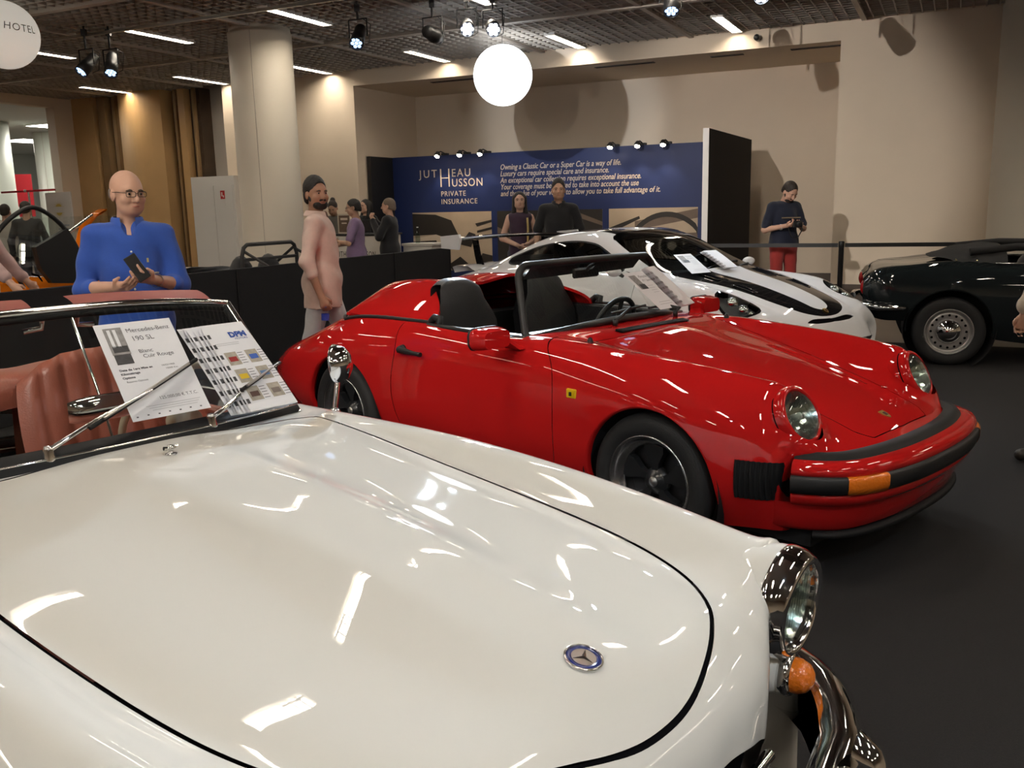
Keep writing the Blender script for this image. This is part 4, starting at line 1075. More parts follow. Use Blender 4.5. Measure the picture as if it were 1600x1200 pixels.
# ================================================================== white and black coupe with rear wing
gt = empty('coupe', (1.2607, 8.9636, 0), -0.9218)
tag(gt, 'white coupe with black bonnet stripes and a tall rear wing behind the red car', 'car')
M_whp = paint('white_paint', (0.78, 0.78, 0.80), 0.3)
M_blp = paint('gloss_black_paint', (0.008, 0.008, 0.009), 0.2)
M_crest = mat('crest_gold', (.55, .38, .10), .3, metal=.8)
def build_gt():
    st = []
    def S(x, pts): st.append([(x + (p[2] if len(p) > 2 else 0), p[0], p[1]) for p in pts])
    S(-2.27, [(0, .62), (.3, .62), (.5, .61), (.62, .60), (.72, .58), (.79, .52), (.81, .45), (.80, .36), (.72, .25)])
    S(-2.12, [(0, .80), (.3, .79), (.48, .77), (.62, .75), (.76, .72), (.86, .65), (.90, .55), (.88, .38), (.80, .20)])
    S(-1.80, [(0, .96), (.28, .945), (.46, .90), (.62, .855), (.77, .83), (.89, .74), (.93, .58), (.91, .36), (.82, .17)])
    S(-1.30, [(0, 1.13), (.27, 1.115), (.47, 1.05), (.64, .93), (.78, .88), (.89, .78), (.935, .60), (.92, .36), (.82, .15)])
    S(-0.80, [(0, 1.245), (.28, 1.232), (.51, 1.165), (.67, .955), (.77, .905), (.87, .78), (.915, .60), (.90, .36), (.80, .14)])
    S(-0.30, [(0, 1.298), (.29, 1.285), (.54, 1.205), (.705, .950), (.77, .905), (.85, .78), (.89, .60), (.88, .36), (.79, .13)])
    S( 0.10, [(0, 1.298), (.29, 1.284), (.545, 1.190), (.715, .940), (.77, .90), (.845, .78), (.885, .60), (.875, .36), (.79, .13)])
    S( 0.45, [(0, 1.228), (.30, 1.206), (.575, 1.090), (.72, .930), (.77, .895), (.845, .78), (.885, .60), (.875, .36), (.79, .13)])
    S( 0.80, [(0, 1.075), (.32, 1.050), (.615, .965), (.71, .905), (.77, .885), (.85, .78), (.89, .60), (.88, .36), (.79, .13)])
    S( 1.05, [(0, .960), (.33, .945), (.60, .905), (.68, .888), (.77, .880), (.86, .77), (.90, .58), (.89, .36), (.80, .14)])
    S( 1.35, [(0, .892), (.33, .880), (.54, .857), (.63, .856), (.75, .866), (.86, .76), (.905, .56), (.895, .36), (.80, .14)])
    S( 1.65, [(0, .828), (.32, .812), (.48, .788), (.57, .790), (.72, .818), (.84, .70), (.89, .54), (.88, .36), (.79, .14)])
    S( 1.90, [(0, .752), (.30, .735), (.43, .710), (.52, .705), (.68, .712), (.79, .62), (.85, .50), (.84, .36), (.76, .15)])
    S( 2.10, [(0, .655), (.28, .643), (.40, .620), (.50, .607), (.62, .588), (.72, .53), (.77, .46), (.77, .34), (.70, .15)])
    S( 2.21, [(0, .560), (.28, .550, -.01), (.40, .540, -.03), (.50, .525, -.05), (.60, .50, -.09), (.67, .46, -.13), (.71, .41, -.15), (.71, .32, -.15), (.65, .15, -.13)])
    S( 2.28, [(0, .42), (.28, .42, -.01), (.40, .415, -.03), (.50, .41, -.06), (.58, .40, -.10), (.64, .37, -.14), (.67, .34, -.17), (.67, .28, -.17), (.62, .15, -.15)])
    P = net_surface(mirror_net(st), 160, 96)
    P = relax_u(P, lambda x: np.interp(x, [-2.1, -1.8, 1.9, 2.15], [.02, .08, .08, .012]))
    sh = Shell(P); F = sh.F
    for xw in (1.2285, -1.2285): _, F = sh.split(F, arch_cut(xw, .33, .375, .45))
    # windscreen and rear window, seen from above
    def top(poly, zmin):
        g = poly_sdf(poly); return lambda Q: np.where(Q[:, 2] > zmin, g(Q), 1.0)
    wsp = smooth_poly([(.15, -.45), (.24, -.515), (.55, -.578), (.86, -.612), (1.00, -.52), (1.055, -.28), (1.065, 0), (1.055, .28), (1.00, .52), (.86, .612), (.55, .578), (.24, .515), (.15, .45), (.18, 0)], 5)
    w, F = sh.split(F, top(wsp, .88)); sh.build('windscreen_glass', w, M_tint, gt, off=-.003)
    rwp = smooth_poly([(-.98, -.36), (-1.00, 0), (-.98, .36), (-1.25, .42), (-1.62, .40), (-1.70, 0), (-1.62, -.40), (-1.25, -.42)], 5)
    w, F = sh.split(F, top(rwp, .88)); sh.build('rear_window', w, M_tint, gt, off=-.003)
    for sgn in (1, -1):
        sw = poly_sdf(smooth_poly([(-1.34, .985), (-1.12, 1.055), (-.80, 1.13), (-.35, 1.178), (-.02, 1.165), (.18, 1.105), (.38, 1.02), (.52, .955), (.38, .942), (-.20, .955), (-.80, .960), (-1.18, .945)], 5), (0, 2))
        def gs(Q, s=sgn): return np.where(Q[:, 1] * s > .42, sw(Q), 1.0)
        w, F = sh.split(F, gs); sh.build('side_window', w, M_tint, gt, off=-.003)
        rim_, F = sh.split(F, lambda Q, s=sgn: np.where(Q[:, 1] * s > .42, sw(Q) - .012, 1.0))
        sh.build('window_rubber', rim_, M_rubber, gt, off=-.002)
        # headlight
        c, s_ = math.cos(math.radians(14) * sgn), math.sin(math.radians(14) * sgn)
        def gh(Q, sgn=sgn, k=1.0):
            dx, dy = Q[:, 0] - 1.79, Q[:, 1] - .700 * sgn
            u, v = dx * c - dy * s_, dx * s_ + dy * c
            return np.where(Q[:, 2] > .5, np.hypot(u / (.190 * k), v / (.118 * k)) - 1, 1.0)
        hl, F = sh.split(F, gh)
        h = empty('headlight', (0, 0, 0), 0, gt)
        sh.build('headlight_bowl', hl, mat('dark_lamp_bowl', (.10, .10, .11), .3, metal=.6), h, off=-.05)
        inner, rimf = sh.split(hl, lambda Q: gh(Q, k=.90))
        sh.build('headlight_rim', rimf, M_blp, h, off=.001)
        sh.build('headlight_lens', inner, M_glass, h)
        for dx, rr in ((-.075, .052), (.035, .045), (.11, .025)):
            MB().ball((1.80 + dx, .685 * sgn, np.interp(1.80 + dx, [1.65, 1.9], [.805, .70]) - .040), rr).build('projector', M_chrome, h)
        # door shut line
        dp = poly_sdf(smooth_poly([(.70, .90), (.78, .70), (.76, .40), (.60, .24), (0, .22), (-.45, .24), (-.60, .45), (-.58, .75), (-.50, .96), (.1, 1.0)], 5), (0, 2))
        def gd(o, s=sgn): return lambda Q: np.where((Q[:, 1] * s > .60) & (Q[:, 2] < .95), dp(Q) + o, 1.0)
        door, F = sh.split(F, gd(.0025)); sm, F = sh.split(F, gd(-.0025))
        sh.build('door_gap', sm, M_seam, gt, off=-.005); sh.build('door', door, M_whp, gt)
    # bonnet paint: black either side of a white centre stripe
    bon = smooth_poly([(1.00, -.30), (.97, -.50), (.99, -.585), (1.12, -.565), (1.35, -.50), (1.65, -.43), (1.90, -.375), (2.06, -.30), (2.135, -.16), (2.155, 0), (2.135, .16), (2.06, .30), (1.90, .375), (1.65, .43), (1.35, .50), (1.12, .565), (.99, .585), (.97, .50), (1.00, .30), (1.02, 0)], 6)
    b, F = sh.split(F, top(bon, .5))
    cs = smooth_poly([(.90, -.205), (1.4, -.185), (1.8, -.155), (2.02, -.12), (2.085, -.05), (2.085, .05), (2.02, .12), (1.8, .155), (1.4, .185), (.90, .205)], 6)
    cen, blk = sh.split(b, top(cs, .5))
    sh.build('bonnet', blk, M_blp, gt); sh.build('bonnet_centre_stripe', cen, M_whp, gt)
    nose = poly_sdf(smooth_poly([(2.135, -.40), (2.195, -.2), (2.21, 0), (2.195, .2), (2.135, .40), (2.158, .2), (2.175, 0), (2.158, -.2)], 5))
    sl, F = sh.split(F, lambda Q: np.where(Q[:, 2] > .5, nose(Q), 1.0)); sh.build('nose_slot', sl, M_seam, gt, off=-.006)
    # roof stripes
    def rf(Q): return np.where((Q[:, 2] > 1.05) & (Q[:, 0] > -1.0) & (Q[:, 0] < .3), np.maximum(.19 - np.abs(Q[:, 1]), np.abs(Q[:, 1]) - .44), 1.0)
    r, F = sh.split(F, rf); sh.build('roof_stripe', r, M_blp, gt)
    sh.build('body', F, M_whp, gt)
    return sh
shg = build_gt(); gz = shg.z_at(.5)
for xw in (1.2285, -1.2285):
    for sd in (1, -1):
        wheel_well(gt, xw, .88, sd, .385, .33)
        arch_lip(gt, shg, xw, .33, .375, sd, M_whp, -10, 190)
        t = tyre(gt, xw, .79 * sd, .335, .25, .25)
        MB().lathe([(.25, .11), (.258, .118), (.24, .11), (.235, .0), (.235, -.1)], 40, 'y').build('rim', M_blkalloy, t)
        sp = MB().lathe([(0, .09), (.05, .09), (.06, .06)], 20, 'y')
        for k in range(10): a = 2 * PI * k / 10; sp.tube([(.04 * math.cos(a), .08, .04 * math.sin(a)), (.24 * math.cos(a), .10, .24 * math.sin(a))], .014, 6)
        sp.build('spokes', M_blkalloy, t)
        if sd < 0: t.rotation_euler = (0, 0, PI)
# bonnet ducts
for sd in (1, -1):
    for (x, y, L, wd, nm) in ((1.60, .36 * sd, .20, .05, 'bonnet_duct'), (1.22, .34 * sd, .22, .06, 'bonnet_vent')):
        d = empty(nm, (0, 0, 0), 0, gt)
        P = [[(x - L / 2 + L * i / 8, y + wd * (j - 2) / 2 * (.35 + .65 * (1 - i / 8) if nm == 'bonnet_duct' else 1), gz(x - L / 2 + L * i / 8, y) + .003) for j in range(5)] for i in range(9)]
        MB().grid(P).build('duct_recess', M_seam, d)
        MB().tube([p[0] for p in P] + [P[-1][2]] + [p[4] for p in P[::-1]], .005, 6).build('duct_edge', M_blp, d)
bd = empty('bonnet_crest', (2.115, 0, gz(2.115, 0)), 0, gt); bd.rotation_euler = (0, math.radians(33), 0)
MB().prism([(-.026, -.019), (0, -.021), (.018, -.012), (.028, 0), (.018, .012), (0, .021), (-.026, .019)], 0.0, .005).build('crest_shield', M_crest, bd)
MB().box((-.010, -.010, .005), (.010, .010, .0065)).build('crest_center', mat('crest_dark', (.06, .02, .02), .4), bd)
# rear wing
wg = empty('rear_wing', (-2.02, 0, 0), 0, gt)
def foil(y):
    return [(-.15, 1.175), (-.10, 1.190), (0, 1.205), (.10, 1.195), (.155, 1.170), (.10, 1.172), (0, 1.172), (-.10, 1.165)]
P = []
for k in range(21):
    y = -.84 + 1.68 * k / 20; dz = .025 * (1 - (y / .84) ** 2)
    ring = foil(y); P.append([(x, y, z + dz) for x, z in ring] + [(ring[0][0], y, ring[0][1] + dz)])
MB().grid(P, flip=True).build('wing_blade', M_blp, wg)
for sd in (1, -1):
    MB().prism([(a, b) for a, b in [(-.17, 1.09), (-.19, 1.22), (.17, 1.245), (.20, 1.20), (.15, 1.08)]], .84 * sd - .008 * sd, .86 * sd, 'xz').build('end_plate', M_whp, wg)
    MB().prism([(.02, .86), (.12, .90), (.06, 1.02), (.02, 1.17), (-.07, 1.17), (-.03, 1.0)], .50 * sd - .012, .50 * sd + .012, 'xz').build('wing_upright', M_blp, wg)
MB().grid([[(x, y, z + .02 * (1 - (y / .7) ** 2)) for x, z in ((.30, .86), (.10, .93), (-.12, .93), (-.20, .91), (-.16, .85))] for y in np.linspace(-.70, .70, 11)], flip=True).build('ducktail', M_whp, gt).location = (-2.02, 0, -.035)
# mirrors, wipers, interior
for sd in (1, -1):
    m = empty('door_mirror', (.62, .84 * sd, .93), 0, gt)
    MB().ball((0, .07 * sd, .02), (.05, .075, .042)).build('mirror_housing', M_whp, m)
    MB().tube([(0, -.03 * sd, -.02), (0, .06 * sd, .02)], .018, 8).build('mirror_arm', M_blk, m)
    se = empty('seat', (-.35, .37 * sd, .25), 0, gt)
    MB().ball((.1, 0, .1), (.30, .25, .12)).build('cushion', M_leather_k, se)
    MB().grid([[(-.18 - .16 * u + (.05 if q else -.06) * math.cos(v * PI / 2), wv * v, .10 + .80 * u) for v in np.linspace(-1, 1, 9)] for q, u, wv in [(1, u, np.interp(u, [0, .6, .8, 1], [.25, .25, .15, .12])) for u in np.linspace(0, 1, 10)] + [(0, u, np.interp(u, [0, .6, .8, 1], [.25, .25, .15, .12])) for u in np.linspace(1, 0, 10)]]).build('backrest', M_leather_k, se)
MB().grid([[(x, y, z) for x, z in ((1.0, .90), (.75, .93), (.60, .90), (.58, .6))] for y in np.linspace(-.66, .66, 7)], flip=True).build('dashboard', M_leather_k, gt)
MB().box((-1.0, -.68, .2), (.8, .68, .28)).build('cabin_floor', M_well, gt)
MB().grid([[(x, y, z) for x, z in ((-.65, .5), (-.75, .85), (-1.6, .86))] for y in np.linspace(-.60, .60, 5)]).build('parcel_shelf', M_leather_k, gt)
steering_wheel(gt, (.42, .37, .86), .18, math.radians(22), M_leather_k)
MB().tube([(1.04, -.20, .95), (.98, .10, .995), (.92, .36, .99)], .010, 6).tube([(1.03, .25, .95), (.95, .48, .965)], .010, 6).build('wiper', M_blk, gt)
# ================================================================== dark roadster on the right
alfa = empty('dark_roadster', (5.32, 8.554, 0), math.radians(-20))
tag(alfa, 'dark green-black classic roadster with folded soft top, tail end at the right edge', 'car')
M_dgp = paint('dark_green_black_paint', (0.012, 0.016, 0.018), 0.25)
def build_alfa():
    st = []
    def S(x, pts): st.append([(x, p[0], p[1]) for p in pts])
    S(-1.875, [(0, .79), (.3, .79), (.48, .785), (.57, .775), (.62, .75), (.645, .69), (.63, .61), (.57, .52)])
    S(-1.80, [(0, .870), (.3, .868), (.51, .860), (.62, .845), (.69, .80), (.72, .71), (.70, .56), (.64, .44)])
    S(-1.52, [(0, .905), (.3, .906), (.53, .908), (.66, .905), (.735, .84), (.765, .72), (.755, .54), (.69, .40)])
    S(-1.20, [(0, .930), (.3, .932), (.55, .938), (.68, .940), (.75, .86), (.785, .72), (.775, .50), (.71, .34)])
    S(-0.70, [(0, .925), (.3, .926), (.55, .930), (.68, .928), (.755, .85), (.79, .70), (.78, .45), (.71, .24)])
    S(0.0, [(0, .915), (.3, .915), (.55, .918), (.68, .910), (.755, .84), (.79, .70), (.78, .45), (.71, .20)])
    S(0.6, [(0, .925), (.3, .92), (.55, .905), (.66, .90), (.745, .84), (.785, .70), (.78, .45), (.71, .20)])
    S(1.2, [(0, .86), (.3, .85), (.50, .82), (.63, .86), (.735, .80), (.785, .65), (.775, .42), (.70, .20)])
    S(1.65, [(0, .79), (.3, .78), (.46, .755), (.60, .80), (.70, .74), (.75, .60), (.74, .40), (.68, .22)])
    S(1.92, [(0, .70), (.3, .69), (.43, .67), (.55, .70), (.63, .64), (.67, .55), (.66, .40), (.60, .26)])
    S(2.02, [(0, .52), (.3, .52), (.40, .51), (.48, .50), (.54, .48), (.57, .45), (.57, .38), (.54, .30)])
    P = net_surface(mirror_net(st), 110, 84)
    sh = Shell(P); F = sh.F
    for xw in (-1.125, 1.125): _, F = sh.split(F, arch_cut(xw, .335, .375 if xw < 0 else .35, .4))
    _, F = sh.split(F, poly_sdf(smooth_poly([(-.80, -.45), (-.70, -.60), (.1, -.64), (.42, -.58), (.52, 0), (.42, .58), (.1, .64), (-.70, .60), (-.80, .45)], 6)))
    dp = [poly_sdf(smooth_poly([(.42, .88), (.46, .60), (.42, .30), (-.50, .30), (-.56, .60), (-.54, .9), (0, .97)], 5), (0, 2))]
    for sgn in (1, -1):
        def gd(o, s=sgn): return lambda Q: np.where(Q[:, 1] * s > .66, dp[0](Q) + o, 1.0)
        d, F = sh.split(F, gd(.002)); sm, F = sh.split(F, gd(-.002))
        sh.build('door_gap', sm, M_seam, alfa, off=-.005); sh.build('door', d, M_dgp, alfa)
    sh.build('body', F, M_dgp, alfa)
    return sh
sha = build_alfa()
for xw in (-1.125, 1.125):
    for sd in (1, -1):
        wheel_well(alfa, xw, .78, sd, .385, .335)
        arch_lip(alfa, sha, xw, .335, .375 if xw < 0 else .35, sd, M_dgp, -5, 185, w=.05, t=.018)
        t = tyre(alfa, xw, .665 * sd, .312, .165, .20)
        MB().lathe([(.200, .072), (.210, .082), (.205, .086), (.196, .080), (.190, .055), (.178, .042), (.168, .046), (.150, .050), (.120, .040), (.10, .045), (0, .045)], 56, 'y').build('rim', mat('silver_wheel_paint', (.42, .41, .40), .32, metal=.7), t)
        for k in range(16):
            a = 2 * PI * k / 16
            o = MB().lathe([(0, .001), (.0115, .0)], 12, 'y').build('vent_hole', M_seam, t)
            o.location = (.149 * math.cos(a), .0515, .149 * math.sin(a))
        MB().lathe([(.112, .044), (.110, .058), (.095, .074), (.070, .082), (.066, .090), (.040, .100), (.036, .104), (0, .106)], 40, 'y').build('hub_cap', M_chrome, t)
        if sd < 0: t.rotation_euler = (0, 0, PI)
# bumper quarter pieces, tail lamps
for sd in (1, -1):
    MB().tube([(-1.50, .79 * sd, .53), (-1.70, .775 * sd, .53), (-1.86, .70 * sd, .535), (-1.93, .55 * sd, .54), (-1.95, .30 * sd, .54)], [.018, .032, .036, .036, .030], 12, flat=1.0).build('bumper_quarter', M_chrome, alfa)
    MB().ball((-1.865, .56 * sd, .70), (.035, .045, .07)).build('tail_lamp', mat('red_lens', (.4, .01, .01), .15, coat=.5), alfa)
    MB().tube([(-.78, .70 * sd, .935), (-.3, .71 * sd, .928), (.4, .69 * sd, .915)], .008, 8).build('belt_trim', M_chrome, alfa)
# folded soft top
P = []
for i in range(13):
    s = i / 12; rw = []
    for j in range(29):
        v = j / 28 * 2 - 1; e = (1 - abs(v) ** 6)
        x = -1.30 + .62 * s + .22 * v * v * (1 - s); a = math.sin(PI * (.06 + .60 * s)) ** .7
        rw.append((x, .69 * v, .935 + .115 * a * e + .035 * s * e + .006 * math.sin(14 * s + 6 * v)))
    P.append(rw)
sft = MB().grid(P).build('folded_soft_top', mat('black_canvas', (.012, .012, .013), .8, bump=.2, bscale=200), alfa)
for sd in (1, -1): MB().tube([(-.98, .60 * sd, 1.03), (-.6, .55 * sd, 1.07), (.0, .50 * sd, 1.06)], .035, 8).build('canvas_roll', MATS['black_canvas'], sft)
for sd in (1, -1):
    for x, z in ((-1.10, .962), (-.93, .957)):
        MB().ball((x, .70 * sd, z), .010, 10, 6).build('snap_button', mat('brass', (.7, .6, .35), .25, metal=1), sft)
# cockpit and windscreen
MB().box((-.75, -.60, .25), (.5, .60, .32)).build('cabin_floor', M_well, alfa)
for sd in (1, -1):
    MB().ball((-.35, .32 * sd, .62), (.14, .24, .36)).build('seat', M_leather_k, alfa)
MB().tube([(.52, -.60, .91), (.30, -.56, 1.22), (.30, 0, 1.25), (.30, .56, 1.22), (.52, .60, .91)], .014, 8).build('windscreen_frame', M_chrome, alfa)
MB().grid([[(.52 - .22 * s, y * (1 - .06 * s), .92 + .31 * s) for y in np.linspace(-.6, .6, 9)] for s in (0, .5, 1)]).build('windscreen_glass', M_glass, alfa)
steering_wheel(alfa, (.10, .32, .90), .19, math.radians(22), M_leather_k)
# ================================================================== cars behind the black barrier
M_orange = paint('orange_paint', (0.80, 0.20, 0.01), 0.3)
org = empty('orange_sports_car', W(-8.55, 6.45, 0), TH + PI / 2)
tag(org, 'orange sports car with an open black-framed door behind the black barrier', 'car')
def build_org():
    st = []
    def S(x, pts): st.append([(x, p[0], p[1]) for p in pts])
    S(-2.0, [(0, .70), (.4, .70), (.65, .68), (.76, .62), (.80, .50), (.76, .35)])
    S(-1.7, [(0, .92), (.4, .92), (.68, .90), (.84, .82), (.88, .60), (.80, .25)])
    S(-1.1, [(0, 1.02), (.4, 1.02), (.68, 1.01), (.85, .93), (.90, .65), (.80, .20)])
    S(-.5, [(0, .98), (.4, .98), (.68, .97), (.84, .92), (.88, .65), (.78, .18)])
    S(.3, [(0, .92), (.4, .91), (.68, .90), (.82, .86), (.87, .65), (.78, .18)])
    S(.9, [(0, .82), (.4, .80), (.66, .86), (.80, .82), (.87, .60), (.78, .18)])
    S(1.35, [(0, .66), (.4, .65), (.60, .70), (.74, .66), (.80, .50), (.70, .20)])
    S(1.58, [(0, .42), (.4, .42), (.55, .42), (.62, .40), (.66, .36), (.60, .25)])
    P = net_surface(mirror_net(st), 60, 44); sh = Shell(P); F = sh.F
    for xw in (-1.2, .95): _, F = sh.split(F, arch_cut(xw, .33, .37, .4))
    _, F = sh.split(F, poly_sdf(smooth_poly([(-.55, -.5), (-.45, -.68), (.5, -.66), (.62, 0), (.5, .66), (-.45, .68), (-.55, .5)], 5)))
    sh.build('body', F, M_orange, org); return sh
sho = build_org()
for xw in (-1.2, .95):
    for sd in (1, -1):
        t = tyre(org, xw, .76 * sd, .32, .22, .22)
        MB().lathe([(.22, .09), (.20, .08), (.15, .05), (0, .06)], 28, 'y').build('rim', M_alloy, t)
        if sd < 0: t.rotation_euler = (0, 0, PI)
oy = sho.z_at(.6)
for k in range(3):   # louvres on the haunch next to the barrier
    x = -.60 + .125 * k
    MB().tube([(x - .02, -.80, .90), (x, -.82, .93), (x + .012, -.76, .985), (x + .01, -.68, 1.0)], .017, 8, flat=.5).build('louvre', M_seam, org)
# windscreen with its bright rail and the orange roof blade
MB().grid([[(.05 + .55 * s, y * .62, 1.05 + .48 * s) for y in np.linspace(-1, 1, 7)] for s in np.linspace(0, 1, 4)]).build('canopy_glass', M_glass, org)
MB().tube([(-.45, -.62, 1.17), (-.10, -.62, 1.37), (.21, -.62, 1.54)], .018, 8).build('canopy_rail', M_chrome, org)
MB().grid([[(x, y, z) for x, z in ((-.03, 1.0), (.01, 1.12), (.05, 1.30), (.12, 1.46), (.25, 1.55), (.37, 1.60), (.35, 1.575), (.23, 1.52), (.09, 1.40), (.11, 1.2), (.15, 1.0))] for y in np.linspace(-.66, -.54, 4)]).build('roof_blade', M_orange, org)
MB().grid([[(x, y, z) for x, z in ((-.17, .95), (-.10, 1.15), (.02, 1.20), (.10, .95))] for y in np.linspace(-.70, -.60, 3)], flip=False).build('canopy_pillar', M_orange, org)
# raised door: black panel with an arched window frame
dr_ = empty('open_door', (-.60, -.93, 1.02), 0, org)
arc = [(-.62, -.10), (-.60, .14), (-.52, .32), (-.40, .45), (-.25, .55), (-.10, .60), (.05, .545), (.20, .42), (.31, .25), (.37, .08), (.40, -.06)]
sm_arc = smooth_poly(arc, 5, closed=False)
MB().tube([(x, 0, z) for x, z in sm_arc], .022, 8).build('window_frame', M_blk, dr_)
MB().prism([(-.13, .24), (.06, .32), (.23, .40), (.31, .25), (.36, .10), (.39, -.05), (.22, -.12), (.0, -.10), (-.10, .04)], -.03, .03, 'xz').build('door_panel', M_blk, dr_)
MB().prism([(x, z) for x, z in sm_arc] + [(-.3, .05)], -.003, .003, 'xz').build('door_glass', M_glass, dr_)
MB().tube([(-.62, 0, .16), (-.45, 0, .12), (-.35, 0, .02), (-.28, 0, -.12)], .018, 8).build('inner_frame', M_blk, dr_)
# white track car with roll hoop
trk = empty('track_car', W(-8.20, 8.82, 0), TH + PI)
tag(trk, 'low white open track car with a black roll hoop behind the barrier', 'car')
def build_trk():
    st = []
    def S(x, pts): st.append([(x, p[0], p[1]) for p in pts])
    S(-1.9, [(0, .60), (.3, .60), (.5, .58), (.62, .5), (.6, .3)])
    S(-1.3, [(0, .80), (.3, .80), (.52, .78), (.62, .70), (.6, .2)])
    S(-.4, [(0, .84), (.3, .84), (.52, .82), (.62, .70), (.6, .18)])
    S(.6, [(0, .86), (.3, .84), (.52, .80), (.60, .62), (.56, .18)])
    S(1.5, [(0, .70), (.3, .66), (.5, .62), (.62, .5), (.58, .2)])
    S(1.95, [(0, .42), (.3, .40), (.42, .38), (.5, .34), (.48, .24)])
    P = net_surface(mirror_net(st), 40, 36); sh = Shell(P); F = sh.F
    _, F = sh.split(F, poly_sdf(smooth_poly([(-.7, -.4), (-.3, -.55), (.4, -.5), (.55, 0), (.4, .5), (-.3, .55), (-.7, .4)], 5)))
    sh.build('body', F, M_whp, trk)
build_trk()
for xw in (-1.2, 1.2):
    for sd in (1, -1):
        t = tyre(trk, xw, .56 * sd, .30, .20, .19)
        MB().lathe([(.19, .08), (.17, .06), (0, .05)], 24, 'y').build('rim', M_alloy, t)
        if sd < 0: t.rotation_euler = (0, 0, PI)
hp = [(-.7, -.50, .6), (-.70, -.50, 1.02), (-.70, -.46, 1.12), (-.70, -.40, 1.155), (-.70, .40, 1.155), (-.70, .46, 1.12), (-.70, .50, 1.02), (-.7, .50, .6)]
MB().tube(hp, .024, 10).tube([(-.70, -.5, .98), (-.70, .5, .98)], .020, 8).tube([(-.70, -.46, 1.10), (-.45, -.40, .90)], .018, 8).tube([(-.70, -.46, 1.08), (-1.15, -.46, .86)], .018, 8).tube([(-.70, .46, 1.08), (-1.15, .46, .86)], .018, 8).build('roll_hoop', M_blk, trk)
MB().ball((-.45, -.25, .72), (.12, .2, .30)).build('seat', M_leather_k, trk)
MB().ball((-.45, .25, .72), (.12, .2, .30)).build('seat', M_leather_k, trk)
